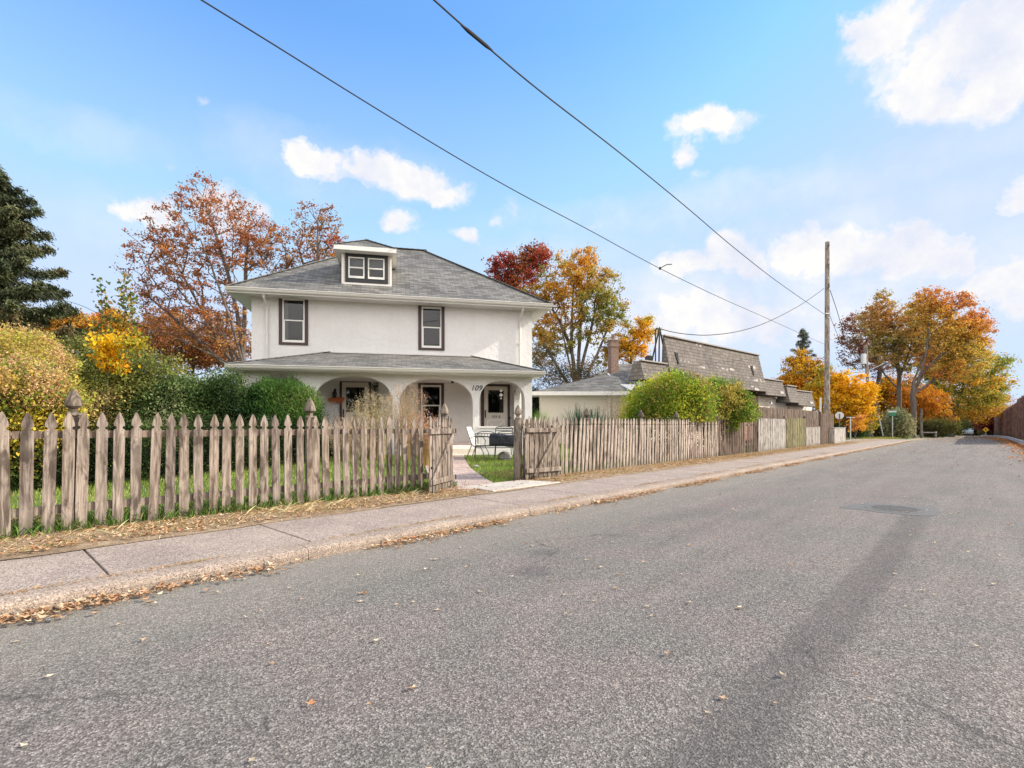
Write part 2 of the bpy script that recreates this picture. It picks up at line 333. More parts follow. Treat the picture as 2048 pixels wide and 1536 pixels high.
    t=N(nt,'ShaderNodeBsdfTransparent'); t.inputs['Color'].default_value=(.62,.63,.64,1)
    fr=N(nt,'ShaderNodeFresnel'); fr.inputs[0].default_value=1.5; ms=N(nt,'ShaderNodeMixShader')
    nt.links.new(math_(nt,'ADD',fr.outputs[0],.02),ms.inputs[0]); nt.links.new(t.outputs[0],ms.inputs[1]); nt.links.new(g.outputs[0],ms.inputs[2]); nt.links.new(ms.outputs[0],o.inputs[0]); M['glass']=m
    # bark and leaves
    m,nt,b=mat('bark'); b.inputs['Roughness'].default_value=.95; v=coords(nt); mp=N(nt,'ShaderNodeMapping'); mp.inputs['Scale'].default_value=(9,9,1.5); nt.links.new(v,mp.inputs[0])
    n=noise(nt,mp.outputs[0],1.2,5,.7); nt.links.new(ramp(nt,n,[(.3,(.055,.042,.034)),(.7,(.19,.15,.125))]),b.inputs['Base Color']); bump(nt,b,n,.03); M['bark']=m
    def leafmat(name, tr):
        m,nt,b=mat(name); nt.nodes.remove(b); o=nt.nodes['Material Output']; a=N(nt,'ShaderNodeAttribute'); a.attribute_name='col'
        d=N(nt,'ShaderNodeBsdfDiffuse'); t=N(nt,'ShaderNodeBsdfTranslucent'); ms=N(nt,'ShaderNodeMixShader'); ms.inputs[0].default_value=tr
        nt.links.new(a.outputs['Color'],d.inputs[0]); nt.links.new(a.outputs['Color'],t.inputs[0]); nt.links.new(d.outputs[0],ms.inputs[1]); nt.links.new(t.outputs[0],ms.inputs[2]); nt.links.new(ms.outputs[0],o.inputs[0]); return m
    M['leaf']=leafmat('leaves',.42); M['needle']=leafmat('needles',.12); M['litter']=leafmat('fallen leaves',.15)
mats()
# ================================================================ SETTING
def struct(o, label=None): return tag(o, label, None, None, 'structure')
def strip(rows, name, mat_, z_of=None):          # rows of points across, joined along
    V=[];Fc=[]
    n=len(rows[0])
    for r in rows: V += [tuple(p) for p in r]
    for i in range(len(rows)-1):
        for j in range(n-1):
            a=i*n+j; Fc.append((a,a+n,a+n+1,a+1))
    me=bpy.data.meshes.new(name); me.from_pydata(V,[],Fc); me.update(); return link(name,me,mat_,None,None,None)
# the house-side yard rises a little towards the house
def yard(X, Y):
    L=-X*CA+Y*SA
    return .10+min(max((L-7)*.03,0),.2)+ground_z(X,Y)
def make_ground():
    ss=[-60,-30,-15,-8,-4,0,4,8,12,16,20,25,30,35,40,50,60,80,100,130,170,230,320,600]
    Ls=[-300,-120,-60,-30,-15,-6,-3,-1.6,-1.0,2,4.2,4.5,5.0,5.95,6.05,6.5,7,8,10,12,14,17,20,25,32,45,70,120,300]
    V=[];Fc=[]
    for s in ss:
        for L in Ls:
            p=RL(s,L); z=ground_z(p.x,p.y)
            if L>5.5 : z=yard(p.x,p.y)-.012
            elif L<-1.5: z=z+.02 if L>-2.5 else z-.05
            else: z=z-.03
            V.append((p.x,p.y,z))
    n=len(Ls)
    for i in range(len(ss)-1):
        for j in range(n-1):
            a=i*n+j; Fc.append((a,a+n,a+n+1,a+1))
    me=bpy.data.meshes.new('ground'); me.from_pydata(V,[],Fc); me.update()
    struct(link('ground',me,M['ground']))
make_ground()
def road_root(name, me, m): return struct(link(name,me,m,None,(0,0,0),UA))
# local frame x = along, y = across; ground_z depends on world Y
def lz(s,L,dz=0): p=RL(s,L); return (s,L,ground_z(p.x,p.y)+dz)
def RE(s):                                       # right edge of the road
    return -1.15 if s<30 else -1.15+ (s-30)*.024 if s<75 else -.07+(s-75)*.10
def LE(s): return 4.46 if s<50 else 4.46+(s-50)*.055 if s<75 else 5.8+(s-75)*.10
def make_road():
    ss=list(range(-30,40,2))+list(range(40,200,5)); V=[];Fc=[]; K=8
    for s in ss:
        a,b=RE(s),LE(s)+(.0)
        for k in range(K+1):
            L=a+(b-a)*k/K; x,y,z=lz(s,L); V.append((x,y,z+.0+.035*math.sin(math.pi*k/K)*0))
    for i in range(len(ss)-1):
        for k in range(K):
            a=i*(K+1)+k; Fc.append((a,a+K+1,a+K+2,a+1))
    me=bpy.data.meshes.new('road'); me.from_pydata(V,[],Fc); me.update(); road_root('road',me,M['asphalt'])
    # the side street that joins from the left, and the pavement in front of it
    mb=MB(); pts=[(39,5.98),(50,5.98),(52,16),(46,40),(38,40),(42,16)]
    mb.face([lz(s,L,.105-max(0,(L-6))*.0) for s,L in pts]); mb.build('side_street',M['walk'],None,(0,0,0),UA); struct(bpy.context.scene.objects['side_street'])
make_road()
def make_walk():
    mb=MB(); s=.752-1.51*12
    while s<50:
        a,b=s+.007,s+1.51-.007
        if b>50.5: break
        p=[lz(a,4.69),lz(b,4.69),lz(b,5.96),lz(a,5.96)]
        t=random.uniform(-.003,.003)
        mb.hexa([(x,y,z-.05) for x,y,z in p]+[(x,y,z+.100+t) for x,y,z in p]); s+=1.51
    o=mb.build('sidewalk',M['walk'],None,(0,0,0),UA,bevel=.006); struct(o)
    mb=MB(); s=-16.0; prof=[(4.47,-.03),(4.465,.055),(4.475,.082),(4.50,.094),(4.56,.102),(4.678,.101),(4.678,-.03)]
    k=0
    while s<58:
        a,b=s+.004,s+3.02-.004; n=6; js=random.uniform(-.004,.004)
        ring=[]
        for i in range(n+1):
            q=a+(b-a)*i/n; w=.008*math.sin(q*2.1)+.006*math.sin(q*5.3)+js
            ring.append([lz(q,y+(w if j<4 else 0),z+(.004*math.sin(q*3.7) if j>0 else 0)) for j,(y,z) in enumerate(prof)])
        for i in range(n):
            for j in range(len(prof)-1): mb.face([ring[i][j],ring[i+1][j],ring[i+1][j+1],ring[i][j+1]])
        mb.face(ring[0]); mb.face(list(reversed(ring[-1]))); s+=3.02
    struct(mb.build('kerb',M['curb'],None,(0,0,0),UA))
    # verge of dry soil between pavement and fence
    V=[];Fc=[]; Ls=[5.92,6.1,6.4,6.7,7.0,7.25]; ss=[-18+.5*i for i in range(136)]
    for s in ss:
        for j,L in enumerate(Ls):
            if s>5.6 and s<7.7 : LL=min(L,6.9)
            else: LL=L
            h=.006+(.03*(random.random()) if 0<j<5 else 0)
            if j==0: LL-=.035+.035*math.sin(s*1.7)*math.sin(s*.6+1)+.02*math.sin(s*4.3)
            if 5.4<s<7.8: h=.004
            x,y,z=lz(s,LL,.104+(h if j else .0015)); V.append((x,y,z))
    for i in range(len(ss)-1):
        for j in range(len(Ls)-1):
            a=i*len(Ls)+j; Fc.append((a,a+len(Ls),a+len(Ls)+1,a+1))
    me=bpy.data.meshes.new('verge'); me.from_pydata(V,[],Fc); me.update(); road_root('verge',me,M['soil'])
    # apron slab and path to the porch
    mb=MB(); p=[(6.0,5.965),(7.62,5.965),(7.30,6.55),(6.05,6.55)]
    p=[(5.95,5.97),(7.75,5.97),(7.45,6.75),(5.98,6.75)]
    mb.hexa([lz(s,L,.06) for s,L in p]+[lz(s,L,.128) for s,L in p]); struct(mb.build('apron_slab',M['apron'],None,(0,0,0),UA,bevel=.008))
    left=[(-1.28,8.45),(-1.50,9.5),(-2.05,12.2),(-2.45,14.2),(-2.75,15.5)]; right=[(-.12,9.0),(-.36,9.5),(-1.0,12.3),(-1.36,14.7),(-1.50,15.9)]
    mb=MB(); n=26
    def lp(a,t):
        t=t*(len(a)-1); i=min(int(t),len(a)-2); t-=i; return (a[i][0]*(1-t)+a[i+1][0]*t, a[i][1]*(1-t)+a[i+1][1]*t)
    for i in range(6):
        t0=i/6+.004; t1=(i+1)/6-.004; q=[lp(left,t0),lp(right,t0),lp(right,t1),lp(left,t1)]
        zz=.028+random.uniform(-.004,.004)
        mb.hexa([(x,y,yard(x,y)-.03) for x,y in q]+[(x,y,yard(x,y)+zz) for x,y in q])
    struct(mb.build('path',M['pathc'],bevel=.008))
    # ground outside the right edge of the road
    V=[];Fc=[]; ss=list(range(-20,160,4))
    for s in ss:
        for k,(d,h) in enumerate(((0.02,.006),(-.5,.03),(-1.2,.05),(-2.6,.02),(-12,.0),(-40,0))):
            x,y,z=lz(s,RE(s)+d,h); V.append((x,y,z))
    for i in range(len(ss)-1):
        for k in range(5):
            a=i*6+k; Fc.append((a,a+1,a+7,a+6))
    me=bpy.data.meshes.new('roadside'); me.from_pydata(V,[],Fc); me.update(); road_root('road_shoulder',me,M['soil'])
make_walk()
# manhole
def manhole():
    c=(8.35,1.0); c=(S(1795,0.85),.85)
    # found where the photo shows it: y 1018 is 7.36 m ahead
    Y=EYE*F/(1018-HOR); X=(1790-1024)/F*Y; z=.004
    t=empty('manhole','round iron manhole cover set in the road at the end of the dark wheel track','manhole cover',(X,Y,0))
    mb=MB(); mb.lathe((0,0,0),[(.36,-.01),(.36,.006),(.31,.007),(.31,.003)],32); mb.build('ring',M['iron'],t)
    mb=MB(); mb.lathe((0,0,0),[(.305,-.01),(.305,.005)],32)
    for i in range(-4,5):
        w=math.sqrt(max(0,.27**2-(i*.06)**2))
        mb.box(-w,w,i*.06-.012,i*.06+.012,.005,.009)
    mb.build('lid',M['iron'],t)
    mb=MB(); n=28; ring=[(math.cos(a)*(.62+.10*math.sin(3*a)+.05*math.sin(7*a)),math.sin(a)*(.5+.07*math.cos(4*a)),.003) for a in [2*math.pi*i/n for i in range(n)]]
    inner=[(math.cos(a)*.362,math.sin(a)*.362,.0035) for a in [2*math.pi*i/n for i in range(n)]]
    for i in range(n):
        j=(i+1)%n; mb.face([inner[i],ring[i],ring[j],inner[j]])
    mb.build('collar_patch',M['iron'],t)
manhole()
# ================================================================ PICKET FENCES
def picket_mesh(h=1.12, w=.096, t=.019, seed=0, pointed=True):
    rnd=random.Random(seed); a=w/2; j=lambda s=.002: rnd.uniform(-s,s)
    if pointed:
        half=[(a,0),(a+j(),h*.4),(a+j(),h-.205),(a-.003,h-.188)]
        for k in range(7):                        # the round notch
            an=math.pi*k/6; half.append((a-.004-.020*math.sin(an), h-.185+.036*(1-math.cos(an))/2))
        half += [(a-.001,h-.132),(a-.004,h-.11),(a-.012,h-.082),(a-.023,h-.05),(a-.034,h-.022)]
        prof=half+[(j(.003),h)]+[(-x+j(.001),z) for x,z in reversed(half)]
    else:
        prof=[(a,0),(a+j(),h*.5),(a,h-.03+j(.01)),(a*.3,h),(-a*.4,h-.005),(-a,h-.03),(-a+j(),h*.5),(-a,0)]
    mb=MB(); mb.prism(prof,-t/2,t/2); mb.m=1
    for z in (.235,.285,.985,1.03):
        for x in (-.024,.022): mb.box(x-.0035+j(),x+.0035,-t/2-.0012,-t/2+.001,z-.0035+j(.004),z+.0035)
    return mb.mesh('picket')
def post_cap(mb, z, r=.062):
    mb.lathe((0,0,z),[(r*.92,0),(r*1.1,.012),(r*1.1,.03),(r*.62,.042),(r*.58,.075),(r*1.02,.10),(r*1.22,.105),(r*1.25,.122),(r*1.12,.165),(r*.82,.215),(r*.4,.262),(.004,.29)],8)
class Fence:
    def __init__(f,name,label,s0,L,group=None,cat='fence',ang=0.0,z=.11):
        f.r=empty(name,label,cat,RL(s0,L,z+ground_z(RL(s0,L).x,RL(s0,L).y)),UA+ang,group); f.s0=s0
    def rail(f,a,b,z,y,mat_,h=.085,t=.036,sag=0):
        mb=MB(); n=max(2,int((b-a)/2.4)); 
        for i in range(n):
            x0=a+(b-a)*i/n+.004; x1=a+(b-a)*(i+1)/n-.004
            mb.hexa([(x0,y,z),(x1,y,z+random.uniform(-.008,.008)),(x1,y+t,z),(x0,y+t,z),(x0,y,z+h),(x1,y,z+h),(x1,y+t,z+h),(x0,y+t,z+h)])
        mb.build('rail',mat_,f.r)
    def pickets(f,xs,meshes,mats_,zf=lambda x:0,lean=lambda x:0,jit=.6,y=-.012):
        rnd=random.Random(int(f.s0*10)+5)
        for x in xs:
            me=rnd.choice(meshes); 
            o=bpy.data.objects.new('picket',me); C.objects.link(o); o.parent=f.r
            o.location=(x,y+rnd.uniform(-.003,.003),zf(x)+rnd.uniform(-.008,.008))
            o.rotation_euler=(R(rnd.gauss(0,jit*.6)),R(lean(x)+rnd.gauss(0,jit)),0)
    def post(f,x,y,h,mat_,cap=True,w=.09):
        mb=MB(); mb.box(-w/2,w/2,-w/2,w/2,-.25,h-(.29 if cap else 0))
        if cap: post_cap(mb,h-.29)
        o=mb.build('post',mat_,f.r,(x,y,0)); return o
PK=[picket_mesh(1.225,seed=i) for i in range(7)]
for m_ in PK: m_.materials.append(M['wood']); m_.materials.append(M['iron'])
def PKset(mat_,h,seed,pointed=True,w=.092):
    r=[picket_mesh(h,w,seed=seed+i,pointed=pointed) for i in range(5)]
    for m_ in r: m_.materials.append(mat_); m_.materials.append(M['iron'])
    return r
def left_fence():
    f=Fence('picket_fence','weathered gothic picket fence left of the open gateway in front of the lawn',0,6.87)
    xs=[S(q,6.86) for q in (8,51,95,134,161,200,235,270,305,338,367,396,426,452,479,505,528,553,576,600,621,634,652,675,693,712,729,745,762,779,795,811,826,841)]
    x=S(8,6.86)-.1535
    while x>-2.2: xs.append(x); x-=.1535
    # the close pair in front of the first post
    xs=[q for q in xs]; 
    f.pickets(xs,PK,None,lean=lambda x:(.9*math.sin(x*1.3)),jit=.55)
    f.rail(-2.3,5.62,.955,.004,M['wooddark'],.075); f.rail(-2.3,5.62,.20,.004,M['woodpost'],.085)
    for px in (147,620,889): f.post(S(px,6.965),.095,1.47,M['woodpost'],w=.092)
    f.post(S(147,6.95)-2.49,.095,1.47,M['woodpost'],w=.105)
left_fence()
def right_fence():
    s0=7.62; f=Fence('picket_fence','long pale weathered picket fence with leaning pickets right of the open gateway',s0,6.87)
    PR=PKset(M['woodsunlit'],1.27,40); end=S(1437,6.87)-s0; xs=[]; x=.12
    while x<end: xs.append(x); x+=.152
    xs=xs[:98]
    f.pickets(xs,PR,None,lean=lambda x: 4.0*math.exp(-((x-2.9)/1.6)**2)+1.4*math.exp(-((x-6)/2)**2),jit=.8)
    f.rail(0,end,1.0,.004,M['woodpost']); f.rail(0,end,.22,.004,M['woodpost'])
    for px in (1175,1283,1354,1415): f.post(S(px,6.95)-s0,.10,1.50,M['woodpost'])
    f.post(S(1036,6.87)-s0,-.0,1.49,M['woodpost'],w=.12)
right_fence()
def leaf_gate(label, hinge, free, bolt=False, h=1.19, name='picket_gate'):
    hx_,hy_=hinge; fx,fy=free; ang=math.atan2(fy-hy_,fx-hx_); Lg=math.hypot(fx-hx_,fy-hy_)
    t=empty(name,label,'gate',(hx_,hy_,.13),ang,'open leaves of the picket gate')
    PG=PKset(M['wood'],h,60); n=9; side=1
    # local x from hinge to free end; the face with the rails looks to the street
    # camera side is +y or -y: pick it
    c=Vector((-hx_,-hy_)); nrm=Vector((-math.sin(ang),math.cos(ang))); side=1 if c.dot(nrm)>0 else -1
    rnd=random.Random(int(hx_*100))
    n=8
    for i in range(n):
        x=.05+(Lg-.1)*i/(n-1); o=bpy.data.objects.new('picket',rnd.choice(PG)); C.objects.link(o); o.parent=t
        o.location=(x,0,.01+.02*math.sin(i*1.9)); o.rotation_euler=(0,R(rnd.gauss(0,.6)),0)
    for z in (.125,.925):
        mb=MB(); y0=side*.012; mb.box(.0,Lg+.015,min(y0,y0+side*.036),max(y0,y0+side*.036),z,z+.085); mb.build('rail',M['wood'],t,bevel=.004)
    mb=MB(); y=side*.030; a=(.02,y,.13) ; b=(Lg-.03,y,.97)
    a=(Lg-.06,y,.93) if not bolt else (Lg-.04,y,.17); b=(.22,y,.05) if not bolt else (.03,y,.93)
    mb.bar(a,b,.08,.034,(0,1,0)); mb.build('brace',M['wood'],t,bevel=.004)
    if bolt:
        mb=MB(); mb.tube([(Lg-.005,side*.055,-.13),(Lg-.005,side*.055,.50),(Lg-.005,side*.075,.53)],.007,6); mb.box(Lg-.03,Lg+.02,side*.05-.01,side*.05+.01,.38,.42); mb.build('drop_bolt',M['black'],t)
    mb=MB()
    for z in (.16,.96):
        mb.box(-.04,.03,-.008 if side<0 else .048,.008 if side>0 else -.048,z-.03,z+.03) if False else mb.tube([(-.02,side*.05,z-.03),(-.02,side*.05,z+.05)],.011,8)
    mb.build('hinge',M['black'],t)
leaf_gate('left gate leaf swung out towards the pavement, its diagonal brace rising to the right',(-1.03,8.93),(-1.293,8.03),True)
leaf_gate('right gate leaf folded back against the pale picket fence',(.26,10.12),(.985,10.70),False)
def far_fences():
    # dark stake section
    a,b=S(1438,6.87),S(1515,6.87); f=Fence('stake_fence','dark brown weathered stake section under the drooping vine, with gaps between the stakes',a,6.87)
    PD=PKset(M['wooddark'],1.30,80,False,.075); PD2=PKset(M['wooddark'],1.36,85,False,.06)
    xs=[]; x=.05; rnd=random.Random(3)
    while x<b-a:
        if not(2.5<x<2.75): xs.append(x)
        x+=.118 if x<2.4 else .19
    f.pickets(xs,PD,None,jit=1.3,lean=lambda x:.6); f.rail(0,b-a,1.05,.004,M['wooddark']); f.rail(0,b-a,.3,.004,M['wooddark'])
    for x in (0,2.55,b-a-.1): f.post(x,.06,1.42,M['wooddark'],False,.11)
    # pale paling, mossy paling, mixed paling
    for (x0,x1,m_,lab,h) in ((1516,1571,'woodpale','pale whitewashed paling section beside the dark stake fence',1.36),
                             (1572,1611,'woodgreen','mossy green paling section between two pale ones',1.42),
                             (1612,1641,'woodpale','short faded paling section next to the mossy one',1.45),
                             (1642,1668,'wooddark','dark boarded end section of the street fence in front of the utility pole',1.75)):
        a,b=S(x0,6.87),S(x1,6.87); f=Fence('paling_fence',lab,a,6.87,'paling sections along the pavement'); Q=PKset(M[m_],h,90+x0,False,.10)
        if x0==1612: Q=PKset(M['woodpale'],.98,190,False,.12); Q2=PKset(M['wooddark'],1.45,195,False,.10)
        xs=[.06+.128*i for i in range(int((b-a)/.128))]
        if x0>1600: xs=[.06+.16*i for i in range(int((b-a)/.16))]
        f.pickets(xs,Q,None,jit=.35)
        if x0==1612: f.pickets([x+.05 for x in xs],Q2,None,jit=.35,y=.075)
        f.rail(0,b-a,.95,.012,M['wooddark']); f.rail(0,b-a,.3,.012,M['wooddark']); f.post(0,.06,h+.08,M['wooddark'],False,.11)
    # tall grey stockade behind them
    a,b=S(1518,7.7),S(1640,7.7); f=Fence('stockade_fence','tall grey stockade fence rising behind the palings near the brick wall',a,7.7)
    Q=PKset(M['wooddark'],1.92,300,False,.13); n=int((b-a)/.14)
    f.pickets([.07+.14*i for i in range(min(n,100))],Q,None,jit=.4); f.rail(0,b-a,1.6,.012,M['wooddark']); 
    for x in (0,5,10): f.post(x,.07,2.02,M['wooddark'],False,.12)
    # low board box by the kerb end
    p=P(1679,890,28.9); s=S(1669,6.6); q=RL(s,6.6,.10)
    t=empty('board_bin_screen','low whitish board enclosure at the street end of the fence','fence',q,UA)
    w=S(1692,6.6)-s; mb=MB(); k=int(w/.16)
    for i in range(k): mb.box(i*.16,i*.16+.15,0,.025,0,.92+random.uniform(-.01,.01))
    for i in range(6): mb.box(-.03,-.005,i*.16+.03,i*.16+.18,0,.92+random.uniform(-.01,.01))
    mb.build('boards',M['woodpale'],t); mb=MB(); mb.box(-.04,k*.16+.02,-.03,1.02,.93,.955); mb.build('top_board',M['woodpale'],t)
far_fences()
# ================================================================ HOUSE
HO=(-.624,18.9); HA=math.atan2(.2215,.9751)
ax,ay=.9751,.2215
def hx(x,b):                                     # position along the front at which column x meets the plane b
    c=(x-1024)/F; return (c*(HO[1]+ay*0+ax*b)+.624+ay*b)/(ax-ay*c)
def hY(t,b): return HO[1]+ay*t+ax*b
def hz(x,y,b): return EYE+(HOR-y)/F*hY(hx(x,b),b)
def HP(t,b,z=0): return Vector((HO[0]+ax*t-ay*b, HO[1]+ay*t+ax*b, z))
def wall_open(mb, x0,x1,z0,z1,y0,y1, ops, nseg=18):
    """a wall in the x-z plane from y0 (outer) to y1 with openings (xl,xr,zb,zspring,rise)"""
    xs=[x0]; segs=[]
    ops=sorted(ops)
    cur=x0
    def quad(a,b,za0,zb0,za1,zb1):
        # front and back
        mb.face([(a,y0,za0),(b,y0,zb0),(b,y0,zb1),(a,y0,za1)]); mb.face([(b,y1,zb0),(a,y1,za0),(a,y1,za1),(b,y1,zb1)])
    def solid(a,b,za,zb,ends=True):
        quad(a,b,za,za,zb,zb)
    for (xl,xr,zb,zs,rise) in ops:
        solid(cur,xl,z0,z1)
        if zb>z0: solid(xl,xr,z0,zb); mb.face([(xl,y0,zb),(xr,y0,zb),(xr,y1,zb),(xl,y1,zb)])
        c=(xl+xr)/2; a=(xr-xl)/2; n=nseg if rise>0 else 1
        top=[]
        for i in range(n+1):
            if rise>0:
                an=math.pi*(1-i/n); xx=c+a*math.cos(an)
                k=abs(math.cos(an)); zz=zs+rise*(1-k**2.3)**(1/2.3)
            else: xx=xl+(xr-xl)*i/n; zz=zs
            top.append((xx,zz))
        for (xa,za),(xb,zb2) in zip(top,top[1:]):
            quad(xa,xb,za,zb2,z1,z1); mb.face([(xa,y1,za),(xb,y1,zb2),(xb,y0,zb2),(xa,y0,za)])
        mb.face([(xl,y0,zb),(xl,y1,zb),(xl,y1,zs),(xl,y0,zs)]); mb.face([(xr,y1,zb),(xr,y0,zb),(xr,y0,zs),(xr,y1,zs)])
        cur=xr
    solid(cur,x1,z0,z1)
    mb.face([(x0,y1,z0),(x0,y0,z0),(x0,y0,z1),(x0,y1,z1)]); mb.face([(x1,y0,z0),(x1,y1,z0),(x1,y1,z1),(x1,y0,z1)])
    mb.face([(x0,y0,z1),(x1,y0,z1),(x1,y1,z1),(x0,y1,z1)]); mb.face([(x0,y1,z0),(x1,y1,z0),(x1,y0,z0),(x0,y0,z0)])
def frame_mb(x0,x1,z0,z1,y0,y1,w,wb=None):
    wb=w if wb is None else wb
    mb=MB(); mb.box(x0,x0+w,y0,y1,z0,z1); mb.box(x1-w,x1,y0,y1,z0,z1); mb.box(x0+w,x1-w,y0+.001,y1,z1-w,z1)
    if wb: mb.box(x0+w,x1-w,y0+.001,y1,z0,z0+wb)
    return mb
def window(parent, b, tx0,tx1,tz0,tz1, fx0,fx1,fz0,fz1, meet, curtain=None, label=None, trim='brown', tw=None):
    """brown casing with a white sash frame, meeting rail, glass, dark room behind"""
    w=(fx0-tx0)
    cas=frame_mb(tx0,tx1,tz0,tz1,b-.035,b+.02,w,max(.02,fz0-tz0)).build('window',M[trim],parent)
    fr=frame_mb(fx0-.004,fx1+.004,fz0-.004,fz1+.004,b-.025,b+.05,.05).build('frame',M['trim'],cas)
    mb=MB(); mb.box(fx0+.046,fx1-.046,b-.01,b+.03,meet-.02,meet+.02)
    mb.box(fx0+.046,fx0+.075,b-.005,b+.02,fz0+.05,meet); mb.box(fx1-.075,fx1-.046,b-.005,b+.02,fz0+.05,meet); mb.box(fx0+.075,fx1-.075,b-.004,b+.02,fz0+.046,fz0+.08)
    mb.build('meeting_rail',M['trim'],cas)
    mb=MB(); mb.face([(fx0+.04,b+.012,fz0+.04),(fx1-.04,b+.012,fz0+.04),(fx1-.04,b+.012,fz1-.04),(fx0+.04,b+.012,fz1-.04)]); mb.build('pane',M['glass'],cas)
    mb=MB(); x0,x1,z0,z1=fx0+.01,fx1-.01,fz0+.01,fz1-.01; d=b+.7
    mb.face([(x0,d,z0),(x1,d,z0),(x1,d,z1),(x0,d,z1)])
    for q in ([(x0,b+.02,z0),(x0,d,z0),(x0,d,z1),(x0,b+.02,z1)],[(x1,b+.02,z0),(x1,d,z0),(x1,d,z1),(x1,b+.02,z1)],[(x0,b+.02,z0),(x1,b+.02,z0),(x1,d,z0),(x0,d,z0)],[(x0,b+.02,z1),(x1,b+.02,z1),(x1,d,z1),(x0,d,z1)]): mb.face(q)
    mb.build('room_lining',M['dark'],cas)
    if curtain:
        mb=MB()
        for (ca,cb) in curtain:
            n=14
            for i in range(n):
                a=ca+(cb-ca)*i/n; c=ca+(cb-ca)*(i+1)/n; mb.face([(a,b+.09+.02*(i%2),fz0+.03),(c,b+.09+.02*((i+1)%2),fz0+.03),(c,b+.09+.02*((i+1)%2),fz1-.03),(a,b+.09+.02*(i%2),fz1-.03)])
        mb.build('curtain',M['curtain'],cas)
    return cas
def txt(name, s, size, mat_, parent, loc, rot, shear=0, ext=.004, space=1.0):
    cu=bpy.data.curves.new(name,'FONT'); cu.body=s; cu.size=size; cu.shear=shear; cu.extrude=ext; cu.align_x='CENTER'; cu.align_y='CENTER'; cu.space_character=space; cu.offset=size*.012
    o=bpy.data.objects.new(name,cu); C.objects.link(o); dg=bpy.context.evaluated_depsgraph_get(); dg.update()
    me=bpy.data.meshes.new_from_object(o.evaluated_get(dg)); bpy.data.objects.remove(o); me.name=name; me.materials.clear()
    r=link(name,me,mat_,parent,loc); r.rotation_euler=rot; return r
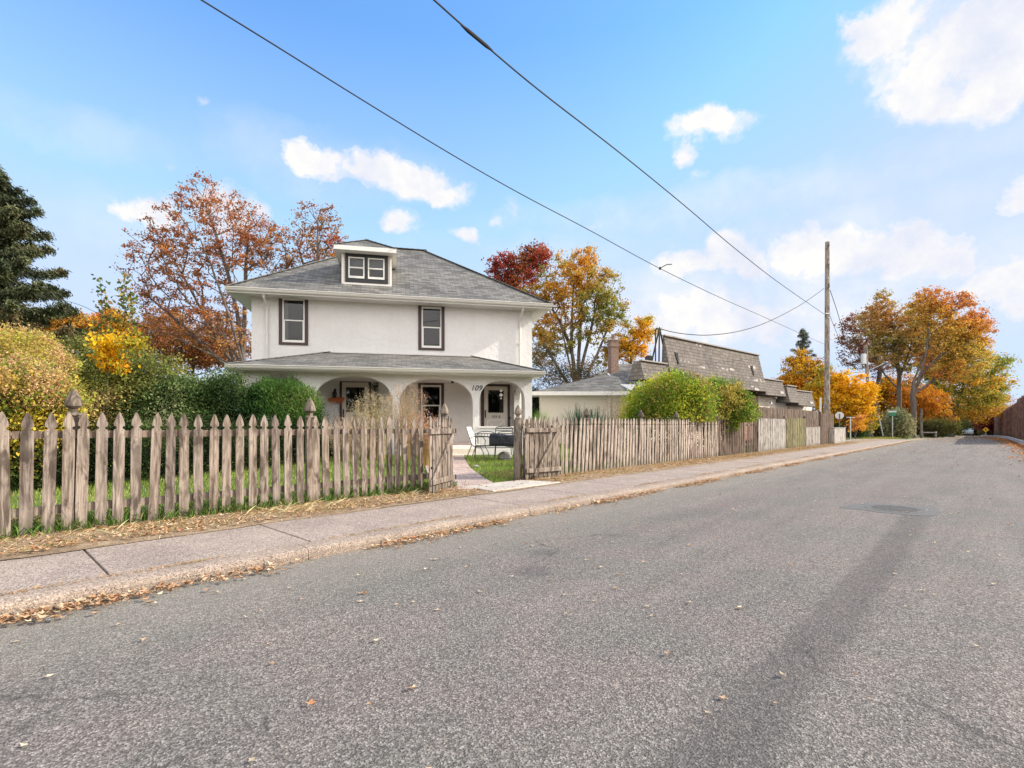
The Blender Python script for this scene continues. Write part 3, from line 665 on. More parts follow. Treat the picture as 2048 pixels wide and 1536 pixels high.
def house():
    H=empty('stucco_house','white two storey stucco house with grey hip roof, dormer and arched front porch','house',(HO[0],HO[1],0),HA)
    zE=5.61; W0,W1=hx(503,0),hx(1064,0); D=7.5; e0,e1=W0-.6,W1+.6; pit=.70; zr=zE+pit*4.35
    # ---- upper wall and side walls
    ops=[]; win=[]
    for (tx0,tx1,ty0,ty1,fx0,fx1,fy0,fy1,my,cur) in ((558,616.5,590,690,565,610,598,685,641,'L'),(836.5,889,607,700.5,843,883.5,615,696,655,None),(836,888,764,862,842,882,771,857,811,None)):
        w=(hx(tx0,0),hx(tx1,0),hz((tx0+tx1)/2,ty1,0),hz((tx0+tx1)/2,ty0,0),hx(fx0,0),hx(fx1,0),hz((fx0+fx1)/2,fy1,0),hz((fx0+fx1)/2,fy0,0),hz((fx0+fx1)/2,my,0),cur); win.append(w)
    mb=MB()
    zmid=3.9
    # walls are hollow boxes with real openings where the windows are
    wall_open(mb,W0,W1,zmid,5.52,0,.2,[(w[4],w[5],w[6],w[7],0) for w in win[:2]])
    xd=[(hx(684,0),hx(737,0),.56,hz(710,765,0),0),(hx(968,0),hx(1015,0),.56,hz(990,773,0),0)]
    wall_open(mb,W0,W1,0,zmid,0,.2,sorted([(win[2][4],win[2][5],win[2][6],win[2][7],0)]+xd))
    for (x0,x1) in ((W0,W0+.2),(W1-.2,W1)): mb.box(x0,x1,.2,D,0,5.52)
    mb.box(W0+.2,W1-.2,D-.2,D,0,5.52)
    mb.build('wall',M['stucco'],H)
    for i,w in enumerate(win):
        cas=window(H,0,w[0],w[1],w[2],w[3],w[4],w[5],w[6],w[7],w[8],[(w[4]+.04,w[4]+.16)] if w[9] else None)
        tag(cas,['brown cased sash window at upper left with a pale curtain','brown cased sash window at upper right','brown cased window on the porch behind the middle arch'][i])
    # ---- main roof: four planes with thickness through fascia
    rb=3.75; rl,rr=e0+4.35,e1-4.35; zt=zE
    mb=MB(); A=(e0,-.6,zt);B=(e1,-.6,zt);Cc=(e1,8.1,zt);Dd=(e0,8.1,zt);E=(rl,rb,zr);G=(rr,rb,zr)
    mb.slope([A,B,G,E]); mb.slope([B,Cc,G]); mb.slope([Cc,Dd,E,G]); mb.slope([Dd,A,E])
    roof=mb.build('roof',M['shingle'],H)
    # ridge and hip caps
    mb=MB()
    for a,b_ in ((A,E),(B,G),(Cc,G),(Dd,E),(E,G)):
        a=Vector(a);b_=Vector(b_); n=int((b_-a).length/.22)
        for i in range(n):
            p=a+(b_-a)*(i/n); q=a+(b_-a)*((i+1.15)/n); p.z+=.012; q.z+=.022; mb.bar(p,q,.20,.022)
    mb.build('ridge_cap',M['cap'],roof)
    mb=MB(); so=zt-.17
    mb.face([(e0+.02,-.58,so),(e1-.02,-.58,so),(e1-.02,8.08,so),(e0+.02,8.08,so)]); 
    k=e0+.1
    while k<e1-.1: mb.box(k,k+.012,-.55,-.01,so-.008,so-.001); k+=.10
    mb.build('soffit',M['soffit'],roof)
    mb=MB(); 
    for q in ((e0+.01,e1-.01,-.60,-.575),(e0+.01,e1-.01,8.075,8.1)): mb.box(q[0],q[1],q[2],q[3],so-.01,zt-.004)
    mb.box(e0,e0+.025,-.57,8.07,so-.01,zt-.004); mb.box(e1-.025,e1,-.57,8.07,so-.01,zt-.004)
    mb.build('fascia',M['trim'],roof)
    def gutter(name,x0,x1,y,z,par):
        mb=MB(); prof=[(0,0),(-.075,0),(-.095,.03),(-.105,.07),(-.125,.085),(-.125,.105),(-.112,.105),(-.112,.09),(-.09,.078),(-.08,.04),(-.062,.012),(0,.012)]
        n=len(prof); a=[(x0,y+p[0],z+p[1]) for p in prof]; b_=[(x1,y+p[0],z+p[1]) for p in prof]; 
        for i in range(n):
            j=(i+1)%n; mb.face([a[i],b_[i],b_[j],a[j]])
        mb.box(x0-.006,x0,y-.12,y,z,z+.10); mb.box(x1,x1+.006,y-.12,y,z,z+.10)
        return mb.build(name,M['gutter'],par)
    gutter('gutter',e0,e1,-.603,zt-.125,H)
    # ---- downspouts
    for xa,xb,lab in ((531,537,'left'),(1037,1043,'right')):
        x=hx((xa+xb)/2,-.06); zb_=3.02+.0 if xa<600 else 3.12
        zt_=5.05
        mb=MB(); mb.tube([(x,-.55,zt-.12),(x,-.50,zt-.25),(x,-.12,zt-.48),(x,-.065,zt-.60),(x,-.065,zb_)],.045,8); mb.box(x-.052,x+.052,-.115,-.005,4.2,4.23)
        mb.build('downspout',M['gutter'],H)
    # ---- dormer
    b0=.10; dx0,dx1=hx(684,b0),hx(783,b0); zb=6.05; zw=7.16; zf=7.30
    dm=MB(); fx=[(hx(697,b0),hx(729,b0)),(hx(736,b0),hx(769,b0))]; wz0=hz(715,557,b0); wz1=hz(715,515,b0)
    wall_open(dm,dx0,dx1,zb,zw,b0,b0+.12,[(a,c,wz0,wz1,0) for a,c in fx])
    for (x0,x1) in ((dx0,dx0+.1),(dx1-.1,dx1)): dm.box(x0,x1,b0+.12,2.2,zb,zw)
    D_=dm.build('dormer',M['clap'],H)
    mb=MB(); tx0,tx1=hx(690.5,b0),hx(776,b0); tz0,tz1=hz(715,565,b0),hz(715,508,b0)
    # casing round both sashes
    wall_open(mb,tx0,tx1,tz0,tz1,b0-.03,b0+.01,[(a+.005,c-.005,wz0+.005,wz1-.005,0) for a,c in fx]); mb.build('casing',M['charcoal'],D_)
    for a,c in fx:
        fr=frame_mb(a,c,wz0,wz1,b0-.045,b0+.05,.04,.075); fr.box(a+.04,c-.04,b0-.035,b0+.02,(wz0+wz1)/2-.02,(wz0+wz1)/2+.025); fr.build('sash',M['trim'],D_)
        mb=MB(); mb.face([(a+.03,b0+.01,wz0+.03),(c-.03,b0+.01,wz0+.03),(c-.03,b0+.01,wz1-.03),(a+.03,b0+.01,wz1-.03)]); mb.build('pane',M['glass'],D_)
        mb=MB(); mb.face([(a,b0+.15,wz0+(wz1-wz0)*.5),(c,b0+.15,wz0+(wz1-wz0)*.5),(c,b0+.15,wz1),(a,b0+.15,wz1)]); mb.build('blind',simple('grey half blind',(.20,.21,.22),.9),D_)
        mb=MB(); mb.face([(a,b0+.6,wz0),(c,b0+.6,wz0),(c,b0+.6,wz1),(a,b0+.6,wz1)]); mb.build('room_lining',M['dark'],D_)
    mb=MB(); mb.box(dx0-.01,dx1+.01,b0-.02,b0,zb+.0,zb+.09); mb.box(dx0-.012,dx0+.06,b0-.018,b0,zb+.09,zw); mb.box(dx1-.06,dx1+.012,b0-.018,b0,zb+.09,zw); mb.build('corner_board',M['trim'],D_)
    ox0,ox1,ob=dx0-.23,dx1+.17,b0-.40
    hw=(ox1-ox0)/2; xm=(ox0+ox1)/2; zp=zf+.52; bp=ob+.86; bk=3.0
    mb=MB(); a=(ox0,ob,zf);b_=(ox1,ob,zf); p=(xm,bp,zp); q=(xm,bk,zp)
    mb.slope([a,b_,p]); mb.slope([b_,(ox1,bk,zf),q,p]); mb.slope([(ox0,bk,zf),a,p,q]); 
    mb.build('dormer_roof',M['shingle'],D_)
    mb=MB()
    for s_,e_ in ((a,p),(b_,p),(p,q)):
        s_=Vector(s_);e_=Vector(e_); n=max(1,int((e_-s_).length/.22))
        for i in range(n):
            u=s_+(e_-s_)*(i/n); v=s_+(e_-s_)*((i+1.15)/n); u.z+=.008; v.z+=.016; mb.bar(u,v,.15,.016)
    mb.build('dormer_ridge_cap',M['cap'],D_)
    mb=MB(); mb.box(ox0,ox1,ob,ob+.025,zf-.15,zf-.004); mb.box(ox0,ox0+.025,ob+.026,2.0,zf-.15,zf-.004); mb.box(ox1-.025,ox1,ob+.026,2.0,zf-.15,zf-.004)
    mb.box(ox0+.02,ox1-.02,ob+.02,2.0,zf-.148,zf-.138); mb.build('fascia',M['trim'],D_)
    # ---- porch
    pf=-2.1; P0,P1=hx(485,pf),hx(1064,pf); fl=.56
    def arch(xl,xr,ytop,zb,rise):
        a,c=hx(xl,pf),hx(xr,pf); zt_=hz((xl+xr)/2,ytop,pf); return (a,c,zb,zt_-rise,rise)
    sill=hz(1000,853,pf)-.05
    ops=[arch(506,612,747,sill,.75),arch(629,785,752,sill,.80),arch(799,946,757,fl,.80),arch(959,1050,761,sill,.72)]
    mb=MB(); ptop=2.80
    wall_open(mb,P0,P1,0,ptop,pf,pf+.2,ops,28)
    # side walls with an arched opening
    def side(x0,x1):
        m2=MB(); wall_open(m2,0,1.9,0,ptop,0,x1-x0,[(.45,1.55,sill,2.0,.5)],20)
        for f_ in m2.f:
            mb.face([ (x0+m2.v[i][1], pf+.2+m2.v[i][0]*.999, m2.v[i][2]) for i in reversed(f_)])
    side(P1-.2,P1); side(P0,P0+.2)
    po=mb.build('porch_wall',M['stucco'],H)
    # sill caps
    for o in (ops[0],ops[1],ops[3]):
        m2=MB(); m2.box(o[0]-.03,o[1]+.03,pf-.03,pf+.23,o[2]-.002,o[2]+.055); m2.build('sill',M['trim'],po,bevel=.006)
    mb=MB(); mb.box(P0+.21,P1-.21,pf+.21,-.002,.0,fl); mb.build('porch_floor',M['pathc'],H)
    mb=MB(); mb.box(P0+.2,P1-.2,pf+.2,0,2.70,2.74); mb.build('porch_ceiling',M['soffit'],H)
    o=ops[2]; mb=MB(); mb.box(o[0]-.05,o[1]-.02,pf-.34,pf-.002,0,fl-.10); mb.box(o[0]-.05,o[1]-.02,pf-.66,pf-.342,0,fl-.27); mb.build('steps',M['cream'],H,bevel=.01)
    # ---- porch roof
    eb=-2.62; x0,x1=-8.22,1.12; ze=2.93; r0,r1=hx(656,0),hx(946,0); zt_=3.69
    mb=MB(); a=(x0,eb,ze);b_=(x1,eb,ze);c=(r1,-.004,zt_);d=(r0,-.004,zt_)
    mb.slope([a,b_,c,d]); mb.slope([b_,(x1,-.004,ze),c]); mb.slope([(x0,-.004,ze),a,d])
    pr=mb.build('porch_roof',M['shingle'],H)
    mb=MB()
    for s_,e_ in ((a,d),(b_,c)):
        s_=Vector(s_);e_=Vector(e_); n=int((e_-s_).length/.22)
        for i in range(n):
            u=s_+(e_-s_)*(i/n); v=s_+(e_-s_)*((i+1.1)/n); u.z+=.01; v.z+=.018; mb.bar(u,v,.18,.018)
    mb.build('ridge_cap',M['cap'],pr)
    mb=MB(); mb.box(r0-.1,r1+.1,-.03,-.002,zt_-.015,zt_+.05); mb.build('flashing',M['trim'],pr)
    mb=MB(); mb.box(x0+.01,x1-.01,eb,eb+.02,ze-.15,ze-.004); mb.box(x0,x0+.02,eb+.021,0,ze-.15,ze-.004); mb.box(x1-.02,x1,eb+.021,0,ze-.15,ze-.004)
    mb.box(x0+.02,x1-.02,eb+.021,pf-.001,ze-.148,ze-.14); mb.box(P1+.001,x1-.021,pf,0,ze-.148,ze-.14); mb.box(x0+.021,P0-.001,pf,0,ze-.148,ze-.14); mb.build('fascia',M['trim'],pr)
    gutter('gutter',x0,x1,eb-.003,ze-.12,H)
    # ---- doors
    def door(xl,xr,tl,tr,yt,ydt,plx,prx,py0,py1,num,left):
        a,c=hx(xl,0),hx(xr,0); z1=hz((xl+xr)/2,ydt,0); ta,tc_=hx(tl,0),hx(tr,0); tz=hz((xl+xr)/2,yt,0)
        pa,pc=hx(plx,0),hx(prx,0); pz0,pz1=hz((xl+xr)/2,py1,0),hz((xl+xr)/2,py0,0)
        mb=MB(); wall_open(mb,a,c,fl+.02,z1,-.012,.03,[(pa,pc,pz0,pz1,0)])
        dd=mb.build('door',M['doorw'],H)
        tag(dd,'off white storm door with scalloped glass behind the right arch' if not left else 'off white storm door with small panes behind the left arch')
        mb=MB(); mb.box(ta,a-.002,-.04,.0,fl,tz); mb.box(c+.002,tc_,-.04,.0,fl,tz); mb.box(a-.002,c+.002,-.04,.0,z1+.004,tz); mb.build('casing',M['brown'],dd)
        mb=MB(); mb.face([(pa,.01,pz0),(pc,.01,pz0),(pc,.01,pz1),(pa,.01,pz1)]); mb.build('pane',M['glass'],dd)
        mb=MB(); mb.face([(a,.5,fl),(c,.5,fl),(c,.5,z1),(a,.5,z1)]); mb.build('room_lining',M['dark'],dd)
        # scalloped edging round the glass
        mb=MB(); n=9
        for i in range(n):
            x=pa+(pc-pa)*(i+.5)/n
            for z in (pz0,pz1): mb.tube([(x,-.017,z),(x,-.006,z)],(pc-pa)/n*.5,10)
        m_=13
        for i in range(m_):
            z=pz0+(pz1-pz0)*(i+.5)/m_
            for x in (pa,pc): mb.tube([(x,-.016,z),(x,-.005,z)],(pz1-pz0)/m_*.5*.8,10)
        mb.build('scalloped_edge',M['doorw'],dd)
        mb=MB(); mb.tube([(a+.05,-.05,pz0-.12),(a+.05,-.06,pz0+.08)],.014,6); mb.box(a+.03,a+.07,-.03,-.012,pz0-.16,pz0+.12); mb.build('handle',M['black'],dd)
        # lower panel mouldings with the crossbuck
        mb=MB(); q0,q1=fl+.10,pz0-.24; xa,xb=a+.12,c-.12
        for p_,r_ in (((xa,-.02,q0),(xb,-.02,q1)),((xa,-.018,q1),(xb,-.018,q0)),((xa,-.022,q0),(xa,-.022,q1)),((xb,-.022,q0),(xb,-.022,q1)),((xa,-.024,q1),(xb,-.024,q1)),((xa,-.024,q0),(xb,-.024,q0))): mb.bar(p_,r_,.045,.018,(0,1,0))
        mb.build('panel_moulding',M['trim'],dd)
        txt('house_number',num,.135,M['black'],dd,((a+c)/2,-.014,pz0-.125),(R(90),0,0),0,.002,1.1)
        if left:
            mb=MB(); 
            for i in (1,2): x=pa+(pc-pa)*i/3; mb.box(x-.014,x+.014,.03,.045,pz0+.4,pz1)
            mb.box(pa,pc,.029,.046,(pz0+.4+pz1)/2-.012,(pz0+.4+pz1)/2+.012); mb.box(pa,pc,.029,.046,pz0+.36,pz0+.42); mb.build('muntin',M['dark'],dd)
            mb=MB(); n=24
            for i in range(n):
                x=pa+(pc-pa)*i/n; x2=pa+(pc-pa)*(i+1)/n; mb.face([(x,.12+.02*(i%2),pz0+.45),(x2,.12+.02*((i+1)%2),pz0+.45),(x2,.12+.02*((i+1)%2),pz1),(x,.12+.02*(i%2),pz1)])
            mb.build('curtain',simple('grey net curtain',(.055,.05,.05),.9),dd)
        return a,c,pz0,pz1,z1
    door(684,737,679.5,742,760,765,691,730,773,826,'109',True)
    a,c,q0,q1,z1=door(968,1015,962,1019.5,766,773,975,1008,779,827,'109 B',False)
    # small oval ornament hanging inside the right door, door bell, lamp by the right door
    # ---- number on the pier
    x=hx(953.5,pf); txt('house_number','109',.235,M['black'],H,(x-.02,pf-.006,hz(953,776.5,pf)),(R(90),0,0),.32,.006,1.05)
    # lantern beside the left door
    lx=hx(669.5,-.1); lz_=hz(669.5,789,-.1)
    mb=MB(); mb.lathe((lx,-.14,lz_-.12),[(.03,0),(.06,.03),(.075,.16),(.09,.17),(.04,.23),(.012,.25)],8); mb.bar((lx,-.14,lz_+.09),(lx,0,lz_+.14),.02,.02); mb.box(lx-.04,lx+.04,-.02,0,lz_+.06,lz_+.2); mb.build('wall_lantern',M['black'],H)
    # small globe lamp right of the right door
    lx=hx(1026,-.25); lz_=hz(1026,836,-.1)
    mb=MB(); mb.tube([(lx-.10,-.02,lz_),(lx-.10,-.06,lz_)],.06,8); mb.tube([(lx-.10,-.05,lz_-.05),(lx-.10,-.05,lz_+.05)],.03,6); mb.build('hose_bib',M['black'],H)
    mb=MB(); lx=hx(905,-1.0); mb.lathe((lx,-1.0,2.62),[(.02,0),(.05,.02),(.05,.08)],8); mb.build('ceiling_lamp',M['black'],H)
    return H,ops,pf,sill
HH,OPS,PF,SILL=house()
# things hanging or standing in the porch
def porch_things():
    # orange plaque below the lantern
    x=(hx(672,-.08)); z=hz(672,800,-.08); p=HP(x,-.08,0); t=empty('hanging_plaque','orange autumn plaque hanging below the black lantern by the left door','plaque',(p.x,p.y,z),HA)
    mb=MB()
    for i,(dx,dz,r) in enumerate(((-.20,0,.075),(-.08,.02,.095),(.05,.015,.10),(.17,0,.085),(.24,.05,.05))): mb.tube([(dx,-.015-i*.002,dz),(dx,.005,dz)],r,9)
    mb.build('gourds',M['orange'],t)
    mb=MB()
    for dx in (-.15,-.05,.05,.15): mb.box(dx-.02,dx+.02,-.01,.0,-.14,-.10)
    mb.build('tassels',M['orange'],t); mb=MB(); mb.tube([(-.1,0,.08),(0,0,.26),(.1,0,.08)],.005,5); mb.build('cord',M['black'],t)
    # crystal ornament hanging inside the right arch
    x=hx(1002,-1.9); z=hz(1002,783,-1.9); p=HP(x,-1.9,0); t=empty('hanging_ornament','white crystal drop ornament hanging on a thread in front of the right door','ornament',(p.x,p.y,z),HA)
    mb=MB(); 
    for dz,r in ((.10,.018),(.02,.05),(-.12,.065),(-.23,.03)): mb.lathe((0,0,dz-r),[(.002,0),(r*.8,r*.6),(r,r),(r*.7,r*1.5),(.003,r*2)],8)
    mb.build('crystals',M['sling'],t); mb=MB(); mb.tube([(0,0,-.2),(0,0,2.72-z)],.003,4); mb.build('thread',M['black'],t)
    x=hx(1029,-1.2); z=hz(1029,788,-1.2); p=HP(x,-1.2,0); t=empty('globe_lamp','small pale globe lamp on a bracket beside the right door','lamp',(p.x,p.y,z),HA)
    mb=MB(); mb.lathe((0,0,-.05),[(.01,0),(.045,.02),(.055,.05),(.045,.085),(.01,.1)],10); mb.build('globe',M['curtain'],t); mb=MB(); mb.tube([(0,0,.04),(.03,0,.12)],.02,8); mb.build('cap',M['black'],t)
    x=hx(653,PF); p=HP(x,PF+.1,SILL+.055); t=empty('ledge_clutter','low pale stack of boards lying on the porch ledge under the left arch','boards',p,HA)
    mb=MB(); mb.box(-.35,.75,-.08,.08,0,.03); mb.box(-.1,.35,-.07,.09,.031,.055); mb.box(-.3,.1,-.06,.05,.032,.06); mb.build('boards',M['woodpale'],t)
porch_things()
# ================================================================ NEIGHBOURING BUILDINGS
def commercial():
    A2=math.atan2(.664,.748); B=empty('shop_building','low commercial building with a tall brown shingled mansard front, brick and cream siding below','building',(6.17,20.9,0),A2)
    def sec(x0,x1,zt,zb,lean,y0=0,name='mansard',dep=.55):
        # front face leans back going up; x0..x1 along, y outward is negative
        mb=MB(); yb=y0-.0; yt=y0+lean; i=.10
        f=[(x0,yb,zb),(x1,yb,zb),(x1-i,yt,zt),(x0+i*.6,yt,zt)]; bk=[(x0,y0+lean+dep,zb),(x1,y0+lean+dep,zb),(x1-i,yt+dep*.6,zt),(x0+i*.6,yt+dep*.6,zt)]
        mb.slope(f); mb.slope([bk[0],f[0],f[3],bk[3]]); mb.slope([f[1],bk[1],bk[2],f[2]]); mb.slope([bk[1],bk[0],bk[3],bk[2]])
        mb.face([f[0],bk[0],bk[1],f[1]]); mb.face([f[3],f[2],bk[2],bk[3]])
        o=mb.build(name,M['mansard'],B)
        m2=MB(); m2.bar((f[3][0]-.03,yt-.02,zt+.02),(f[2][0]+.03,yt-.02,zt+.02),.14,.05); m2.bar((f[3][0],yt+dep*.62,zt+.02),(f[2][0],yt+dep*.62,zt+.02),.12,.05)
        m2.build('coping',simple('weathered coping',(.28,.25,.22),.8),o)
        return o
    Z=EYE
    s1=sec(.60,10.0,3.75+Z,1.78+Z,.42,dep=.10); sec(-1.38,.58,2.52+Z,1.78+Z,.22)
    sec(10.02,12.8,2.5+Z,1.62+Z,.22,.06); sec(12.82,14.4,2.26+Z,1.30+Z,.24,-.12); sec(14.42,17.2,2.05+Z,1.17+Z,.22,-.02)
    # dark wedge scuppers
    for x in (1.36,8.7):
        mb=MB(); z=3.05+Z+.05; lean=.42*(3.05-1.78)/1.97
        mb.hexa([(x-.03,lean-.14,z-.52),(x+.03,lean-.14,z-.52),(x+.05,lean+.05,z-.5),(x-.05,lean+.05,z-.5),(x-.12,lean-.02,z),(x+.12,lean-.02,z),(x+.12,lean+.1,z),(x-.12,lean+.1,z)])
        mb.build('scupper',M['dark'],s1)
    # walls
    mb=MB(); mb.box(8.05,10.35,.62,.95,0,1.60+Z); mb.build('brick_wall',M['brick'],B)
    mb=MB(); mb.box(.1,6.95,.66,.95,0,1.74+Z); mb.box(10.36,18.5,.64,.95,0,1.16+Z); mb.box(10.36,12.8,.66,.95,1.16+Z,1.6+Z); mb.build('siding_wall',M['clap'],B)
    mb=MB(); mb.box(6.96,8.04,.9,1.3,0,1.74+Z); mb.build('doorway',M['dark'],B)
    mb=MB(); mb.box(3.2,13.0,.96,5.5,0,1.9+Z); mb.box(13.01,18.4,.96,5.5,0,1.6+Z); mb.box(.1,3.19,.96,1.3,0,1.9+Z); mb.build('body',M['cream'],B)
    mb=MB(); mb.box(3.1,12.7,.6,5.6,1.92+Z,2.02+Z); mb.build('flat_roof',M['iron'],B)
    mb=MB(); mb.box(10.33,10.40,.58,.618,0,1.6+Z); mb.build('corner_board',M['trim'],B)
    for x,z0,w,h in ((12.3,.95,.6,.6),(15.6,.95,.45,.5),(17.4,.9,.45,.5)):
        cas=frame_mb(x-w/2,x+w/2,z0+Z-h,z0+Z,.58,.638,.05).build('window',M['trim'],B)
        mb=MB(); mb.box(x-w/2+.05,x+w/2-.05,.60,.636,z0+Z-h+.05,z0+Z-.05); mb.build('pane',M['dark'],cas)
    # wall lamp, downspout
    mb=MB(); mb.tube([(11.5,.64,1.35+Z),(11.5,.45,1.4+Z),(11.5,.42,1.3+Z)],.02,6); mb.lathe((11.5,.42,1.2+Z),[(.09,0),(.03,.1)],8); mb.build('wall_lamp',M['galv'],B)
    # roof vent with cowl and the service mast
    p=P(1298,722,21.5); mb=MB(); o=B.matrix_world
    def loc(x,y,z): # world -> building coordinates
        dx,dy=x-6.17,y-20.9; return (dx*math.cos(A2)+dy*math.sin(A2),-dx*math.sin(A2)+dy*math.cos(A2),z)
    q=loc(p.x,p.y,p.z-.25); mb.lathe(q,[(.08,-.5),(.08,.25),(.17,.27),(.17,.42),(.10,.47)],10); mb.build('roof_vent',M['black'],B)
    mb=MB(); Ym=21.3
    tip=P(1319,655,Ym); 
    for (x,y,yy) in ((1318,726,Ym),(1304,721,Ym),(1332,720,Ym+.9)): mb.tube([loc(*P(x,y,yy)),loc(*tip)],.035,6)
    mb.tube([loc(*P(1311,726,Ym+.2)),loc(*P(1311,660,Ym+.2))],.03,6); mb.tube([loc(*P(1311,660,Ym+.2)),loc(*P(1314,656,Ym+.2)),loc(*P(1318,660,Ym+.1))],.03,6)
    mb.build('service_mast',M['black'],B)
    # the low wing with hipped roof behind the gate
    G=empty('garage_wing','low cream garage with grey hipped roof standing behind the right-hand picket fence','garage',(1.4,25,0))
    def g(x,y,Y): p=P(x,y,Y); return (p.x-1.4,p.y-25,p.z)
    ez=2.79
    A=(-.45,-.45,ez); Bq=(5.6,-.45,ez); C_=(5.6,7.0,ez); D_=(-.45,7.0,ez); E=(3.72,2.6,3.93); E2=(6.0,2.6,3.93)
    mb=MB(); mb.slope([A,Bq,(5.6,2.0,3.93),E]); mb.slope([A,E,D_][::-1]); mb.slope([D_,E,(5.6,2.6,3.93),C_]); 
    gr=mb.build('roof',M['shingle'],G)
    mb=MB(); mb.box(-.46,5.6,-.47,-.452,ez-.17,ez+.01); mb.box(-.47,-.452,-.45,7.0,ez-.17,ez+.01); mb.box(-.45,5.6,-.45,7,ez-.165,ez-.155); mb.build('fascia',M['trim'],gr)
    # white valley flashing running down to the right
    a=Vector(g(1216,748,27.5)); b=Vector(g(1262,780,24.9)); mb=MB(); a.z+=.02;b.z+=.02
    mb.bar(a,b,.09,.02); mb.face([g(1240,768,25.4),g(1262,781,24.7),g(1272,769,24.7)]); mb.build('flashing',M['trim'],gr)
    mb=MB(); mb.slope([g(1262,781,24.75),g(1275,781,24.2),g(1275,741,26.0),g(1216,748,27.45)]); mb.build('cross_roof',M['shingle'],gr)
    mb=MB(); mb.box(0,5.5,0,6.5,0,ez-.16); mb.build('wall',M['cream'],G)
    # higher roof behind
    Hh=empty('rear_building','plain building with a low grey gable roof, seen over the garage','building',(3,30.5,0))
    def h(x,y,Y): p=P(x,y,Y); return (p.x-3,p.y-30.5,p.z)
    mb=MB(); mb.slope([h(1095,788,30),h(1320,788,30),h(1320,728,34),h(1237,728,34)]); mb.slope([(8,8,3.2),(0,8,3.2),h(1237,728,34),h(1320,728,34)]); mb.slope([(0,8,3.2),h(1095,788,30),h(1237,728,34)])
    mb.build('roof',M['shingle'],Hh); mb=MB(); mb.box(-.3,5.4,.0,7.5,0,2.9); mb.build('wall',M['cream'],Hh)
    # chimney
    p=P(1226.5,745,28.6); ch=empty('brick_chimney','tall brown brick chimney rising behind the garage roof','chimney',(p.x,p.y,0),.25)
    top=EYE+(HOR-682)/F*28.6; mb=MB(); mb.box(-.22,.22,-.22,.22,0,top); mb.box(-.25,.25,-.25,.25,top-.35,top-.22); mb.build('stack',M['chim'],ch)
    mb=MB(); mb.box(-.26,.26,-.26,.26,top,top+.06); mb.build('cap',M['curb'],ch); mb=MB(); mb.lathe((0,0,top+.06),[(.12,0),(.11,.28),(.13,.30)],10); mb.build('flue',M['chim'],ch)
commercial()
# ================================================================ POLES, WIRES, SIGNS
def pole_near():
    s=39.0; b=RL(S(1654,8.0),8.0); Y=b.y; top=EYE+(HOR-484)/F*Y
    t=empty('utility_pole','tall weathered wooden utility pole behind the end of the street fence','utility pole',(b.x,b.y,yard(b.x,b.y)-.05))
    mb=MB(); n=8; H=top-t.location.z; mb.tube([(0+.02*i/n*1.2,0,H*i/n) for i in range(n+1)],[.185-.05*i/n for i in range(n+1)],12); mb.build('shaft',M['pole'],t)
    z=EYE+(HOR-577)/F*Y-t.location.z; mb=MB(); mb.tube([(-.02,-.15,z),(-.12,-.42,z+.03)],.03,6); mb.lathe((-.12,-.42,z-.02),[(.05,0),(.06,.05),(.03,.08),(.055,.11),(.02,.15)],8); mb.build('insulator',M['iron'],t)
    mb=MB(); mb.tube([(.17,-.02,.2),(.165,-.02,3.0)],.025,6); mb.build('conduit',M['galv'],t)
    mb=MB()
    for dz in (.35,1.6,2.9): mb.lathe((0,-.21,H-dz),[(.02,0),(.05,.02),(.03,.05),(.05,.08),(.02,.11)],8); mb.box(-.02,.02,-.22,-.13,H-dz+.03,H-dz+.07)
    mb.build('knob_insulator',M['iron'],t)
    z2=EYE+(HOR-628)/F*Y-t.location.z; mb=MB(); mb.tube([(-.2,-.05,z2),(.22,-.05,z2)],.025,6); mb.box(-.19,.19,-.175,-.15,z2-.04,z2+.04); mb.build('bracket',M['galv'],t)
    mb=MB(); zz=.4
    while zz<H-2: mb.box(-.05,.05,-.19,-.175,zz,zz+.03); zz+=2.6
    mb.build('tag_plates',M['galv'],t)
    return b
PB=pole_near()
def wire(name,label,pix,A,Bp,r=.011,group=None,ext=False):
    lead=[]
    """a cable hanging in the vertical plane through A and B, passing where the photo shows it"""
    A=Vector(A);Bp=Vector(Bp); d=(Bp-A).xy; pts=[]
    for x,y in pix:
        c=(x-1024)/F; den=(d.x-c*d.y); t=(c*A.y-A.x)/den; X=A.x+d.x*t; Y=A.y+d.y*t; pts.append(Vector((X,Y,EYE+(HOR-y)/F*Y)))
    if ext:                                      # carry on overhead past the photographer to the next pole
        h=(pts[0]-pts[1]).normalized(); q=pts[0]; lead=[q+h*(30-3*i)+Vector((0,0,-.0035*(30-3*i)**2)) for i in range(10)]
    # smooth
    out=[]
    for i in range(len(pts)-1):
        p0=pts[max(i-1,0)];p1=pts[i];p2=pts[i+1];p3=pts[min(i+2,len(pts)-1)]
        for k in range(6):
            t=k/6; out.append(.5*((2*p1)+(p2-p0)*t+(2*p0-5*p1+4*p2-p3)*t*t+(3*p1-p0-3*p2+p3)*t**3))
    out.append(pts[-1]); out=lead+out; base=out[0].copy()
    t=empty(name,label,'cable',base,0,group)
    mb=MB(); mb.tube([p-base for p in out],r,5); mb.build('strand',M['rubber'],t)
    return t,out
def pt(x,y,Y): return P(x,y,Y)
